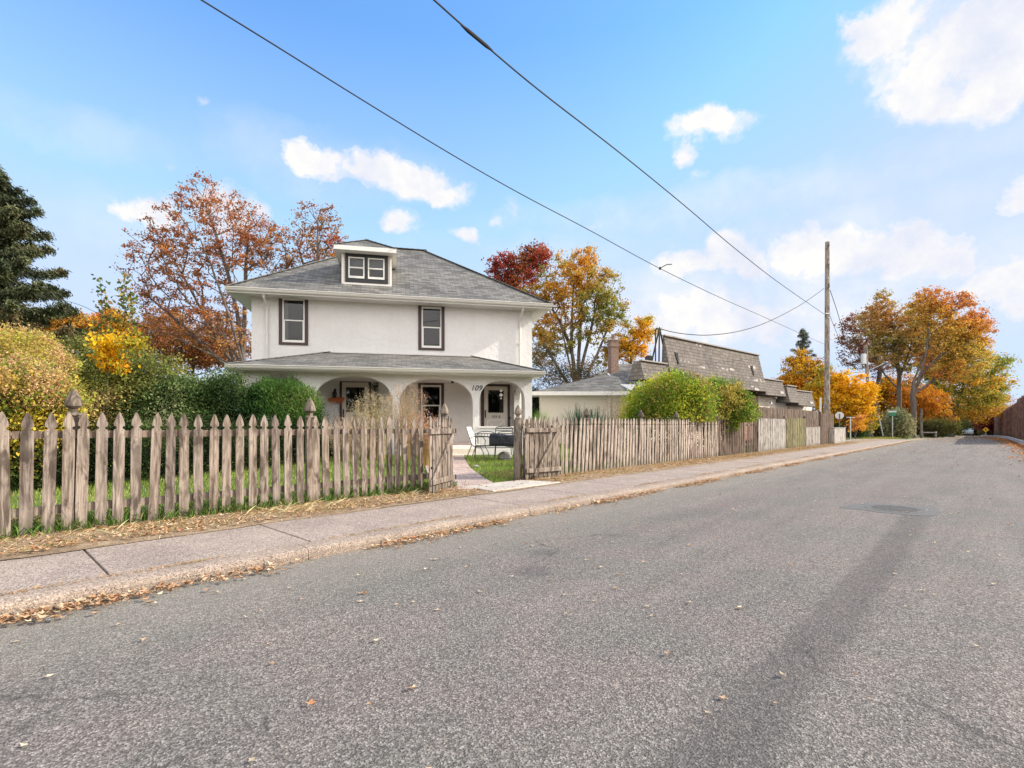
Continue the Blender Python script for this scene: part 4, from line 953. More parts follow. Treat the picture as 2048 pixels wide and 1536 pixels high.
def wires():
    A=pt(1650,628,PB.y); B_=pt(868,0,7.0)
    t,o=wire('overhead_cable','thick spliced overhead cable rising from the utility pole to the top middle',[(820,-42),(868,0),(955,77),(1080,182),(1240,306),(1370,412),(1470,497),(1560,567),(1648,628)],B_,A,.0135,ext=True)
    b=t.location; q=P(955,77,1); d=(B_-A).xy
    c=(955-1024)/F; tt=(c*A.y-A.x)/(d.x-c*d.y); X=A.x+d.x*tt; Y=A.y+d.y*tt; sp=Vector((X,Y,EYE+(HOR-77)/F*Y))-b
    dd=(o[20]-o[30]).normalized(); mb=MB(); mb.tube([sp-dd*.35,sp-dd*.2,sp+dd*.2,sp+dd*.35],[.012,.028,.028,.012],8); mb.build('splice',M['rubber'],t)
    A=pt(1652,690,PB.y); B_=pt(403,0,5.5)
    t,o=wire('overhead_cable','thin overhead cable with a short stub, crossing from top left to the pole',[(350,-33),(403,0),(560,97),(720,197),(900,307),(1040,387),(1180,461),(1320,537),(1440,595),(1530,635),(1652,690)],B_,A,.009,ext=True)
    c=(1320-1024)/F; d=(B_-A).xy; tt=(c*A.y-A.x)/(d.x-c*d.y); X=A.x+d.x*tt; Y=A.y+d.y*tt; sp=Vector((X,Y,EYE+(HOR-537)/F*Y))-t.location
    k=Y/F; mb=MB(); mb.tube([sp,sp+Vector((6*k,0,4*k)),sp+Vector((14*k,0,8*k)),sp+Vector((24*k,0,8.5*k))],.012,5); mb.lathe(tuple(sp-Vector((0,0,.04))),[(.01,0),(.035,.03),(.035,.06),(.01,.09)],6); mb.build('stub',M['rubber'],t)
    A=pt(1648,577,PB.y-.4); B_=P(1319,657,21.3)
    wire('service_cable','drooping service cable from the roof mast of the mansard building up to the utility pole',[(1319,657),(1345,664),(1380,669),(1420,670),(1470,664),(1520,650),(1570,627),(1610,604),(1648,577)],B_,A,.018)
    Bf=P(1733,722,46)
    wire('overhead_cable','upper of two cables running from the tall pole to the farther pole',[(1660,580),(1672,615),(1684,655),(1694,688),(1720,718)],pt(1660,580,PB.y),Bf,.02)
    wire('overhead_cable','lower of two cables running from the tall pole to the farther pole',[(1660,632),(1667,650),(1676,672),(1684,692),(1722,740)],pt(1660,632,PB.y),Bf,.014)
    wire('distant_cable','faint distant cable between the dark spruce and the brown oak',[(60,585),(110,598),(160,610),(260,650),(420,668)],P(60,585,24),P(420,668,34),.012)
wires()
def gz(X,Y): return ground_z(X,Y)+.02
def far_poles():
    # farther pole with transformer, leaning left
    Y=46; b=P(1742,877,Y); base=gz(b.x,Y); t=empty('utility_pole','slimmer grey utility pole with a transformer, in front of the golden tree beyond the corner','utility pole',(b.x,Y,base))
    tip=P(1731,690,Y)-t.location; mb=MB(); mb.tube([(0,0,-.1),tip*.5,tip],[.19,.15,.12],10); mb.build('shaft',M['pole'],t)
    q=P(1727,718,Y)-t.location; mb=MB(); mb.lathe((q.x,q.y,q.z-.5),[(.05,0),(.22,.05),(.22,.9),(.1,1.0)],12); mb.build('transformer',M['galv'],t)
    a=P(1700,746,Y)-t.location; c=P(1772,725,Y)-t.location; mb=MB(); mb.tube([a,tip*.72,c],[.03,.045,.03],6); mb.lathe((c.x,c.y,c.z-.05),[(.05,0),(.22,.05),(.12,.13)],8); mb.build('lamp_arm',M['galv'],t)
    # white leaning post
    Y=47; b=P(1768,872,Y); t=empty('guy_post','thin white leaning guy post beside the farther pole','post',(b.x,Y,gz(b.x,Y))); tip=P(1757,828,Y)-t.location
    mb=MB(); mb.tube([(0,0,-.1),tip],.05,6); mb.build('shaft',M['signw'],t); mb=MB(); mb.box(-.1,.1,-.08,.02,-.1,.35); mb.build('base',M['woodpost'],t)
    # round sign seen from behind
    Y=34.5; c=P(1679,831,Y); t=empty('round_sign','round white sign seen from behind on a slim dark post beside the fence end','road sign',(c.x,Y,gz(c.x,Y)),-.5)
    h=c.z-t.location.z; mb=MB(); n=8; mb.prism([(.26*math.cos(2*math.pi*(i+.5)/8),h+.26*math.sin(2*math.pi*(i+.5)/8)) for i in range(8)],-.005,.005); mb.build('plate',M['signw'],t)
    mb=MB(); mb.box(-.03,.03,-.045,-.008,-.2,h+.12); mb.build('post',M['iron'],t)
    # green street-name sign
    Y=45; c=P(1785,829,Y); t=empty('street_name_sign','pale green street name sign on a thin post in front of the oak trunks','street sign',(c.x,Y,gz(c.x,Y)),-.3); h=c.z-t.location.z
    mb=MB(); mb.tube([(0,0,-.2),(0,0,h-.12)],.035,6); mb.build('post',M['galv'],t); mb=MB(); mb.box(-.28,.28,-.012,.012,h-.10,h+.02); mb.box(-.2,.25,-.012,.012,h+.04,h+.17); mb.build('name_plate',M['signg'],t); mb=MB(); mb.box(-.30,.30,-.016,.016,h+.19,h+.33); mb.build('top_plate',M['signw'],t)
    # slim dark posts
    for x,yt,lab,r,m_ in ((1810,832,'thin dark post between the street name sign and the dark oak trunk',.04,'iron'),(1843,818,'brown wooden post with nothing on it right of the dark oak trunk',.11,'woodpost'),(1701,834,'thin grey signpost with a small crosspiece behind the round sign',.04,'galv'),(1641,797,'thin white post standing just left of the tall utility pole',.06,'signw')):
        Y=33 if x==1641 else 38 if x==1701 else 50; c=P(x,yt,Y); t=empty('slim_post',lab,'post',(c.x,Y,gz(c.x,Y))); h=c.z-t.location.z
        mb=MB(); mb.tube([(0,0,-.2),(0,0,h)],r,7); mb.build('shaft',M[m_],t)
        mb=MB(); 
        if x==1701: mb.box(-.3,.3,-.02,.02,h-.05,h)
        else: mb.lathe((0,0,h),[(r*1.15,0),(r*1.15,.03),(.01,.05)],7)
        mb.build('top',M[m_],t)
    # yellow diamond
    Y=88; c=P(1971.5,859.5,Y); t=empty('warning_sign','yellow diamond warning sign at the far end of the road near the brown barrier','road sign',(c.x,Y,gz(c.x,Y)),-.75); h=c.z-t.location.z
    mb=MB(); mb.prism([(.45,h),(0,h+.45),(-.45,h),(0,h-.45)],-.01,.01); mb.build('plate',M['signy'],t); mb=MB(); mb.prism([(.05,h-.2),(.05,h+.1),(.12,h+.1),(0,h+.25),(-.12,h+.1),(-.05,h+.1),(-.05,h-.2)],-.02,-.012); mb.build('arrow',M['black'],t); mb=MB(); mb.box(-.04,.04,.012,.05,-.2,h+.2); mb.build('post',M['galv'],t)
    # teal bins
    for i,x in enumerate((1883,1893)):
        Y=78; c=P(x,866,Y); t=empty('teal_bin',['left one of two teal bins under the far trees','right one of two teal bins under the far trees'][i],'bin',(c.x,Y,gz(c.x,Y)),.2)
        mb=MB(); mb.hexa([(-.3,-.3,0),(.3,-.3,0),(.3,.3,0),(-.3,.3,0),(-.36,-.36,1.3),(.36,-.36,1.3),(.36,.36,1.3),(-.36,.36,1.3)]); mb.build('body',M['teal'],t,bevel=.03); mb=MB(); mb.hexa([(-.39,-.4,1.305),(.39,-.4,1.305),(.39,.4,1.305),(-.39,.4,1.305),(-.33,-.33,1.42),(.33,-.33,1.42),(.33,.33,1.5),(-.33,.33,1.5)]); mb.build('lid',M['teal'],t,bevel=.02)
    # parked car far away
    Y=100; c=P(1935,862,Y); t=empty('parked_car','small silver car far off in the shade at the end of the road','car',(c.x,Y,gz(c.x,Y)),R(50))
    prof=[(-2.1,.35),(2.1,.35),(2.15,.6),(2.05,.82),(1.2,.95),(.55,1.42),(-1.0,1.45),(-1.75,1.0),(-2.1,.95),(-2.15,.6)]
    mb=MB(); mb.prism(prof,-.85,.85); mb.build('body',M['carp'],t,bevel=.06)
    mb=MB(); mb.prism([(1.05,.98),(.5,1.36),(-.95,1.38),(-1.55,1.02)],-.86,.86); mb.build('side_windows',M['dark'],t)
    for x in (-1.35,1.35):
        for y in (-.8,.8): mb=MB(); mb.tube([(x,y-.1,.33),(x,y+.1,.33)],.33,14); w=mb.build('wheel',M['black'],t); mb=MB(); mb.tube([(x,y-.11,.33),(x,y+.11,.33)],.18,10); mb.build('rim',M['galv'],w)
    for y in (-.6,.6): mb=MB(); mb.box(2.05,2.16,y-.18,y+.18,.62,.78); mb.build('headlight',M['signw'],t)
    # low rail under trees
    Y=56; c=P(1860,868,Y); t=empty('rail_barrier','low weathered timber rail under the trees left of the far road','barrier',(c.x,Y,gz(c.x,Y)),.15)
    mb=MB(); mb.box(-.9,.9,-.03,.03,.55,.68); mb.build('rail',M['woodpale'],t)
    for x in (-.85,.85): mb=MB(); mb.box(x-.06,x+.06,.032,.13,-.1,.75); mb.build('post',M['woodpale'],t)
far_poles()
def barrier():
    # sound barrier wall of tall timber panels with a stepped top, each bay between two posts
    a=Vector((33.5,32.2)); b=Vector((97,104)); d=(b-a).normalized(); L=(b-a).length; ang=math.atan2(d.y,d.x)
    t=empty('sound_barrier','tall red brown timber sound barrier with stepped top right of the road','barrier wall',(a.x,a.y,0),ang)
    bay=2.6; n=int(L/bay)
    for i in range(n):
        x0=i*bay; X=a.x+d.x*(x0+bay/2); Y=a.y+d.y*(x0+bay/2); g=ground_z(X,Y); top=g+3.62-.0*i+ (0.12 if i<6 else 0)+.28*((math.sin(i*.7))*.25)
        # steps follow the falling ground in pairs
        top=ground_z(a.x+d.x*(int(i/2)*2*bay),a.y+d.y*(int(i/2)*2*bay))+3.5+ (.25 if i<10 else 0)
        mb=MB(); k=int(bay/.2)
        for j in range(k):
            o=.012 if j%2 else 0; mb.box(x0+.1+j*(bay-.2)/k,x0+.1+(j+1)*(bay-.2)/k-.004,o,.06+o,g-.3,top)
        mb.build('panel',M['barrier'],t)
        mb=MB(); mb.box(x0-.13,x0+.13,-.12,.16,g-.3,top+.12); mb.build('post',M['barrier'],t)
    # guard rail
    P_=[tuple(RL(s,RE(s)-.4).xy) for s in range(18,98,8)]
    r=empty('guard_rail','low galvanised guard rail along the right road edge before the sound barrier','guard rail',(22.2,22.6,0))
    pts=[]; 
    for i in range(len(P_)-1):
        for k in range(4): q=k/4; pts.append((P_[i][0]*(1-q)+P_[i+1][0]*q,P_[i][1]*(1-q)+P_[i+1][1]*q))
    pts.append(P_[-1]); mb=MB(); prof=[(0,-.15),(.045,-.10),(.045,-.06),(0,-.01),(0,.01),(.045,.06),(.045,.10),(0,.15)]
    ring=[]
    for i,(x,y) in enumerate(pts):
        q=pts[min(i+1,len(pts)-1)]; p=pts[max(i-1,0)]; dx,dy=q[0]-p[0],q[1]-p[1]; l=math.hypot(dx,dy); nx,ny=-dy/l,dx/l; z=ground_z(x,y)+.20
        ring.append([(x+nx*o-22.2,y+ny*o-22.6,z+h*.8) for o,h in prof])
    for i in range(len(ring)-1):
        for j in range(len(prof)-1): mb.face([ring[i][j],ring[i+1][j],ring[i+1][j+1],ring[i][j+1]])
    mb.build('beam',M['galv'],r)
    for i in range(0,len(pts),1):
        x,y=pts[i]; q=pts[min(i+1,len(pts)-1)]; p=pts[max(i-1,0)]; dx,dy=q[0]-p[0],q[1]-p[1]; l=math.hypot(dx,dy); nx,ny=dy/l,-dx/l; z=ground_z(x,y); x+=nx*.1-22.2; y+=ny*.1-22.6
        mb=MB(); mb.box(x-.05,x+.05,y-.05,y+.05,z-.3,z+.30); mb.build('post',M['woodpost'],r)
barrier()
# ================================================================ GARDEN FURNITURE
def arc(c,r,a0,a1,n,plane='xz',y=0):
    out=[]
    for i in range(n+1):
        a=R(a0+(a1-a0)*i/n); out.append((c[0]+r*math.cos(a),y,c[1]+r*math.sin(a)))
    return out
def loveseat():
    Y=14.3; p=P(992,922,Y); z0=yard(p.x,Y)+.02
    t=empty('garden_loveseat','black wrought iron garden loveseat seen from behind, standing in grass by the path','bench',(p.x,Y,z0),.10)
    w=.56; h=.80; r=.011; mb=MB()
    # local +y is away from the street: the seat faces the house, its back faces us
    for s in (-1,1):
        mb.tube([(s*(w+.03),-.16,0),(s*w,-.05,.40),(s*(w-.01),-.02,.44),(s*(w+.02),-.12,h-.04)],r,6)
        mb.tube([(s*(w-.06),-.10,.40),(s*(w-.05),-.13,h-.05)],r*.8,6)
    mb.build('back_posts',M['black'],t)
    mb=MB(); mb.tube([(-w-.02,-.12,h-.05),(w+.02,-.12,h-.05)],r,6); mb.tube([(-w-.02,-.12,h-.14),(w+.02,-.12,h-.14)],r*.8,6); mb.tube([(-w,-.05,.42),(w,-.05,.42)],r,6); mb.tube([(-w,-.06,.36),(w,-.06,.36)],r,6); mb.tube([(-w-.02,-.15,.06),(w+.02,-.15,.06)],r*.6,6)
    for cx in (-w/2,w/2): mb.tube([(cx+x*.5,-.12,h-.05+.06*math.sqrt(max(0,1-(x/.5)**2))) for x in [-.5+.1*i for i in range(11)]],r,6)
    mb.build('back_rails',M['black'],t)
    mb=MB(); k=0
    for cx in (-w/2,w/2):
        for i in range(7):
            x=cx-.24+.08*i; hh=.03+.02*math.sin(math.pi*i/6)
            mb.tube([(x+hh*math.cos(a),-.12,h-.09+hh*.9*math.sin(a)) for a in [j*math.pi/4 for j in range(8)]],.006,4)
    mb.build('scroll_work',M['black'],t)
    mb=MB()
    for i in range(12): x=-w+.04+(2*w-.08)*i/11; mb.tube([(x,-.12,h-.14),(x,-.05,.42)],.0025,4)
    for i in range(9): z=.46+.025*i; mb.tube([(-w+.03,-.06-.06*(i/9),z),(w-.03,-.06-.06*(i/9),z)],.0025,4)
    mb.build('mesh_back',M['iron'],t)
    mb=MB(); mb.box(-w,w,-.03,.50,.395,.405); mb.tube([(-w,.5,.40),(w,.5,.40)],r,6)
    for s in (-1,1): mb.tube([(s*w,-.03,.40),(s*w,.5,.40)],r,6)
    mb.build('seat',M['iron'],t)
    for s in (-1,1):
        mb=MB(); mb.tube([(s*w,.48,.40),(s*(w+.01),.52,.2),(s*(w+.02),.56,0)],r,6); mb.build('leg',M['black'],t)
        mb=MB(); mb.tube([(s*w,-.12,.62),(s*w,.1,.66),(s*w,.38,.63),(s*w,.47,.52),(s*w,.46,.40)],r,6); mb.build('armrest',M['black'],t)
    c=empty('seat_cushion','dark blue cushion slumped against the back of the black loveseat','cushion',(p.x+.22,Y+.10,z0+.41),.10)
    # slumped padded cushion
    me=bpy.data.meshes.new('padding'); bm=bmesh.new(); nx,nz=14,8; g=[]
    for side in (0,1):
        gg=[]
        for i in range(nx+1):
            row=[]
            for j in range(nz+1):
                u=i/nx*2-1; v=j/nz*2-1; th=.075*(1-u**4)*(1-v**4)+.008; x=u*.42*(1-.05*v*v); z=.15+v*.17*(1-.04*u*u)-.02*math.sin(u*3)
                row.append(bm.verts.new((x, (th if side else -th)-.02-.18*(z)*.35+.012*math.sin(9*u+4*v), z)))
            gg.append(row)
        g.append(gg)
    for s_ in (0,1):
        for i in range(nx):
            for j in range(nz):
                q=[g[s_][i][j],g[s_][i+1][j],g[s_][i+1][j+1],g[s_][i][j+1]]; bm.faces.new(q if s_==0 else q[::-1])
    for i in range(nx):
        for j in (0,nz): bm.faces.new([g[0][i][j],g[1][i][j],g[1][i+1][j],g[0][i+1][j]] if j==0 else [g[0][i+1][j],g[1][i+1][j],g[1][i][j],g[0][i][j]])
    for j in range(nz):
        for i in (0,nx): bm.faces.new([g[0][i][j+1],g[1][i][j+1],g[1][i][j],g[0][i][j]] if i==0 else [g[0][i][j],g[1][i][j],g[1][i][j+1],g[0][i][j+1]])
    for f_ in bm.faces: f_.smooth=True
    bm.to_mesh(me); link('padding',me,M['navy'],c); mb=MB(); mb.tube([(-.40,-.03,.0),(.40,-.03,.0)],.012,6); mb.build('piping',M['navy'],c)
    # scrolled single chair behind
    Y2=15.2; p2=P(1008,912,Y2); t=empty('iron_chair','black scroll backed iron chair standing behind the loveseat','chair',(p2.x,Y2,yard(p2.x,Y2)+.02),.05); w=.25; h=.93
    mb=MB(); 
    for s in (-1,1): mb.tube([(s*w,0,.42),(s*w,-.08,h-.05)],r,6)
    mb.tube([(-w,-.08,h-.05),(w,-.08,h-.05)],r,6); mb.tube([(-w,-.075,h-.12),(w,-.075,h-.12)],r*.8,6); mb.tube([(x*w,-.08,h-.05+.06*math.sqrt(1-x*x)) for x in [-1+.2*i for i in range(11)]],r,6)
    for i in range(5):
        x=-.18+.09*i; mb.tube([(x+.035*math.cos(a),-.08,h-.04+.03*math.sin(a)) for a in [j*math.pi/4 for j in range(8)]],.006,4)
    mb.build('backrest',M['black'],t); mb=MB(); mb.lathe((0,.22,.40),[(.24,0),(.26,.01),(.26,.03),(.24,.04)],16); mb.build('seat',M['iron'],t)
    for x,y in ((-w,0),(w,0),(-w+.03,.44),(w-.03,.44)): mb=MB(); mb.tube([(x,y,.42),(x*1.15,y+(.05 if y>.1 else -.05),0)],r,6); mb.build('leg',M['black'],t)
    # sling chair at left, facing right
    Y3=15.0; p3=P(958,912,Y3); t=empty('sling_chair','white sling garden chair on a bronze frame, turned side on beside the path','chair',(p3.x,Y3,yard(p3.x,Y3)+.02),R(-12)); q=.25
    for s in (-1,1):
        mb=MB(); mb.tube([(-.32,s*q,.92),(-.22,s*q,.62),(-.14,s*q,.40),(-.06,s*q,.34),(.28,s*q,.36)],.013,6); mb.build('side_frame',M['iron'],t)
        mb=MB(); mb.tube([(-.14,s*q,.40),(-.24,s*(q+.02),.15),(-.30,s*(q+.02),0)],.013,6); mb.build('leg',M['iron'],t)
        mb=MB(); mb.tube([(.10,s*q,.36),(.20,s*(q+.02),.18),(.24,s*(q+.02),0)],.013,6); mb.build('leg',M['iron'],t)
        mb=MB(); mb.tube([(-.2,s*q,.58),(-.05,s*(q+.03),.64),(.20,s*(q+.03),.62),(.27,s*(q+.02),.52),(.24,s*q,.37)],.013,6); mb.build('armrest',M['iron'],t)
    mb=MB(); pr=[(-.32,.90),(-.22,.62),(-.14,.41),(-.05,.35),(.27,.365)]
    for a,b in zip(pr,pr[1:]): mb.hexa([(a[0],-q,a[1]),(b[0],-q,b[1]),(b[0],q,b[1]),(a[0],q,a[1]),(a[0]+.008,-q,a[1]+.008),(b[0]+.008,-q,b[1]+.008),(b[0]+.008,q,b[1]+.008),(a[0]+.008,q,a[1]+.008)])
    mb.build('sling',M['sling'],t)
loveseat()
def rock(name,label,x,y,Y,r,seed,sq=.7):
    p=P(x,y,Y); bm=bmesh.new(); bmesh.ops.create_icosphere(bm,subdivisions=3,radius=1); rnd=random.Random(seed); ks=[(Vector((rnd.gauss(0,1),rnd.gauss(0,1),rnd.gauss(0,1))).normalized(),rnd.uniform(.7,.95)) for _ in range(14)]
    for v in bm.verts:
        for n_,d_ in ks:
            e=v.co.dot(n_)-d_
            if e>0: v.co-=n_*e
        v.co=Vector((v.co.x*r,v.co.y*r*.8,v.co.z*r*sq))
    me=bpy.data.meshes.new(name); bm.to_mesh(me); o=link(name,me,M['stone']); o.location=(p.x,Y,yard(p.x,Y)+r*sq*.55); tag(o,label,'rock'); return o
rock('boulder','grey boulder lying in the grass under the black loveseat',1010,918,14.75,.22,3,.75)
rock('small_stone','small pale stone at the edge of the garden path',952,935,12.6,.085,5,.5)
rock('small_stone','small dark stone lying in the gutter by the kerb',993,1047,6.28,.03,8,.6).location.z=.02
# ================================================================ VEGETATION
def unit(v): return v/np.maximum(np.linalg.norm(v,axis=-1,keepdims=True),1e-9)
def leaves(name, Pt, size, pal, parent, mat_, loc, aspect=.62, up=0.0, var=.35, drop=0.0, dirs=None, mixn=None):
    """one mesh of small folded leaves at the points Pt (world), palette rows with weights"""
    n=len(Pt); a=unit(RNG.normal(size=(n,3))) if dirs is None else unit(dirs+RNG.normal(size=(n,3))*.35)
    b=RNG.normal(size=(n,3)); b[:,2]+=up*0; b=unit(b-a*(a*b).sum(1,keepdims=True))
    sz=size*RNG.uniform(.6,1.35,size=(n,1)); p=Pt-np.array(loc)
    u=a*sz*.5; v=b*sz*.5*aspect; nn=np.cross(a,b)*sz*.10
    V=np.empty((n,4,3)); V[:,0]=p-u; V[:,1]=p+v+nn; V[:,2]=p+u; V[:,3]=p-v+nn
    Fc=np.arange(n*4).reshape(n,4)
    pal=np.array(pal,dtype=float); cols=pal[:,:3]; w=pal[:,3]/pal[:,3].sum()
    if mixn is None: idx=RNG.choice(len(cols),size=n,p=w)
    else:                                         # neighbouring leaves take similar colours
        q=np.argsort(np.argsort(mixn+RNG.normal(size=n)*mixn.std()*.35))/n; idx=np.searchsorted(np.cumsum(w),q).clip(0,len(cols)-1)
    c=cols[idx]*RNG.uniform(1-var,1+var,size=(n,1)); c=np.clip(c*RNG.uniform(.9,1.1,size=(n,3)),0,1)
    me=np_mesh(name,V.reshape(-1,3),Fc,np.repeat(c,4,axis=0))
    o=link(name,me,mat_,parent); return o
def lumps(Pt, sc, seed):                          # smooth pseudo-noise for colour drifts through a crown
    r=np.random.default_rng(seed); s=0
    for k in range(4):
        d=r.normal(size=3)*sc*(1.0+.6*k); s=s+np.sin(Pt@d+r.uniform(0,6.28))/(1+.4*k)
    return s
class Skel:
    def __init__(s, base): s.p=[np.array(base,float)]; s.par=[-1]; s.len=[0.]; s.leafn=[]
    def add(s, p, par): s.p.append(np.array(p,float)); s.par.append(par); s.len.append(s.len[par]+np.linalg.norm(s.p[-1]-s.p[par])); return len(s.p)-1
    def line(s, par, to, step, jit=.05, sag=0):
        a=s.p[par]; to=np.array(to,float); d=np.linalg.norm(to-a); n=max(1,int(d/step)); cur=par; off=RNG.normal(size=3)*jit*d
        for i in range(1,n+1):
            t=i/n; q=a+(to-a)*t+off*math.sin(math.pi*t)+RNG.normal(size=3)*jit*.35*step*(1 if i<n else 0); q[2]-=sag*d*math.sin(math.pi*t)
            cur=s.add(q,cur)
        return cur
    def grow(s, targets, step, bf=.35, jit=.06, sag=.03, start=0):
        top=s.p[-1]; order=np.argsort(np.linalg.norm(targets-top,axis=1)); ends=[]
        for i in order:
            t=targets[i]; A=np.array(s.p[start:]); Ln=np.array(s.len[start:]); d=np.linalg.norm(A-t,axis=1)
            pen=np.maximum(0,A[:,2]-t[2])*.6
            k=int(np.argmin(d+bf*Ln+pen))+start; ends.append(s.line(k,t,step,jit,sag))
        return ends
    def mesh(s, name, r0, rmin=.012, sides=6, ex=.5, loc=(0,0,0)):
        n=len(s.p); cnt=np.ones(n)*.0; has=np.zeros(n,bool)
        for i in range(1,n): has[s.par[i]]=True
        cnt[~has]=1
        for i in range(n-1,0,-1): cnt[s.par[i]]+=cnt[i]
        r=np.maximum(r0*(cnt/cnt[0])**ex,rmin); P_=np.array(s.p)-np.array(loc)
        idx=np.arange(1,n); par=np.array(s.par)[1:]; a=P_[par]; b=P_[idx]; d=unit(b-a)
        ref=np.tile(np.array([[.31,.92,.23]]),(n-1,1)); x=unit(np.cross(d,ref)); y=np.cross(d,x)
        ra=np.minimum(r[par],r[idx]*1.5)[:,None]; rb=r[idx][:,None]; an=2*np.pi*np.arange(sides)/sides
        V=np.empty((n-1,2,sides,3))
        for k in range(sides):
            o=x*np.cos(an[k])+y*np.sin(an[k]); V[:,0,k]=a-d*ra*.3+o*ra; V[:,1,k]=b+d*rb*.3+o*rb
        base=(np.arange(n-1)*2*sides)[:,None]; F_=[]
        for k in range(sides):
            k2=(k+1)%sides; F_.append(np.concatenate([base+k,base+k2,base+sides+k2,base+sides+k],axis=1))
        s.r=r; return np_mesh(name,V.reshape(-1,3),np.concatenate(F_),None,True)
def ball(n, power=.5):
    d=unit(RNG.normal(size=(n,3))); return d*RNG.uniform(0,1,size=(n,1))**power
def blob_world(bl, Y, dr=.9):
    out=[]
    for b in bl:
        cx,cy,rx,ry=b[:4]; yy=Y+(b[4] if len(b)>4 else 0)
        out.append((np.array([(cx-1024)/F*yy,yy,EYE+(HOR-cy)/F*yy]),np.array([rx/F*yy,(rx+ry)/2/F*yy*dr,ry/F*yy])))
    return out
def tree(name,label,bx,Y,blobs,nt,per,size,pal,r0,fork=None,lean=0,spread=.55,power=.45,bare=0,group=None,stems=1,cat='tree',twig=.02,base_z=None,cl=.5,bf=.35,step=.7,var=.3):
    X=(bx-1024)/F*Y; zb=(yard(X,Y) if base_z is None else base_z)-.1
    t=empty(name,label,cat,(X,Y,zb+.1),0,group); W=blob_world(blobs,Y)
    vol=np.array([w[1].prod() for w in W])**.8; pr=vol/vol.sum(); T=[]
    for (c,r),p in zip(W,pr):
        k=max(4,int(nt*p)); q=c+ball(k,power)*r; T.append(q)
    T=np.concatenate(T); T=T[T[:,2]>zb+.8]
    sk=Skel((X,Y,zb)); cz=np.mean([w[0][2] for w in W]); fk=fork if fork else zb+(cz-zb)*.45
    # trunk, then as many main stems as the photo shows
    n=5; cur=0
    for i in range(1,n+1): cur=sk.add((X+lean*(i/n)**1.3+RNG.normal()*.04,Y+RNG.normal()*.04,zb+(fk-zb)*i/n),cur)
    f0=cur; cen=np.average([w[0] for w in W],axis=0,weights=pr)
    for k in range(stems):                        # one main limb towards each part of the crown
        w=W[k%len(W)]; e=cen if stems==1 else w[0]+np.array([0,RNG.normal()*w[1][1]*.3,w[1][2]*.1]); sk.line(f0-(k%2),e,step,.05)
    ends=sk.grow(T,step,bf,.07,.03,start=max(1,f0-2))
    me=sk.mesh('trunk',r0*.62,twig*.7,7,.56,(X,Y,zb+.1)); link('trunk',me,M['bark'],t)
    if bare: 
        m=RNG.random(len(T))>bare; T2=T[m]
    else: T2=T
    # leaves gather in clumps at the ends of the twigs
    L=[]
    k=per
    for sc,fr in ((spread*.45,.55),(spread,.45)):
        kk=np.maximum(1,(k*fr*RNG.uniform(.25,1.75,len(T2))).astype(int)); q=np.repeat(T2,kk,axis=0); L.append(q+ball(len(q),.6)*sc*1.75*np.array([1,1,.62]))
    L=np.concatenate(L); L=L[RNG.random(len(L))<.97]
    leaves('crown',L,size,pal,t,M['leaf'],(X,Y,zb+.1),mixn=lumps(L,cl,int(bx)),var=var); return t
def shrub(name,label,bx,Y,blobs,ncl,per,size,pal,sig=.16,shell=.62,group=None,cat='shrub',base=None,cl=1.2,aspect=.6,stems=9,sr=.03,spiky=0,topcol=None,var=.35,cut=None):
    X=(bx-1024)/F*Y; zb=yard(X,Y) if base is None else base; t=empty(name,label,cat,(X,Y,zb),0,group); W=blob_world(blobs,Y); pr=np.array([w[1].prod() for w in W])**.66; pr/=pr.sum(); L=[]; ctr=[]; Dv=[]
    for (c,r),p in zip(W,pr):
        k=int(ncl*p); d=unit(RNG.normal(size=(k,3))); rad=RNG.uniform(shell,1,size=(k,1)); rad*=1+.13*np.sin(d[:,:1]*5+c[0])*np.sin(d[:,2:]*6+1)+.09*np.sin(d[:,:1]*13+c[1])*np.sin(d[:,2:]*11+c[0])
        rad=np.where(RNG.random((k,1))<.13,rad*RNG.uniform(1.04,1.27,(k,1)),rad)
        q=c+d*rad*r; ctr.append(q); Dv.append(np.repeat(d,per,axis=0)+np.array([0,0,.35])); L.append(np.repeat(q,per,axis=0)+RNG.normal(size=(k*per,3))*sig*np.array([1,1,.75]))
    L=np.concatenate(L); Dv=np.concatenate(Dv); m_=L[:,2]>zb+.03
    if cut: m_&=((-L[:,0]*CA+L[:,1]*SA)>cut)|((L[:,2]>1.30)&((-L[:,0]*CA+L[:,1]*SA)>cut-.9))
    L=L[m_]; Dv=Dv[m_]
    ctr=np.concatenate(ctr); sk=Skel((X,Y,zb-.05))
    k=min(len(ctr),stems*9); tg=ctr[RNG.choice(len(ctr),k,replace=False)]; tg=tg[tg[:,2]>zb+.2]
    if cut: tg=tg[(-tg[:,0]*CA+tg[:,1]*SA)>cut+.1]
    sk.grow(tg,.35,.5,.06,0)
    link('stems',sk.mesh('stems',sr,.005,5,.45,(X,Y,zb)),M['bark'],t)
    leaves('foliage',L,size,pal,t,M['leaf'],(X,Y,zb),mixn=lumps(L,cl,int(bx)+int(Y*7)),aspect=aspect,var=var,dirs=Dv if spiky else None)
    return t
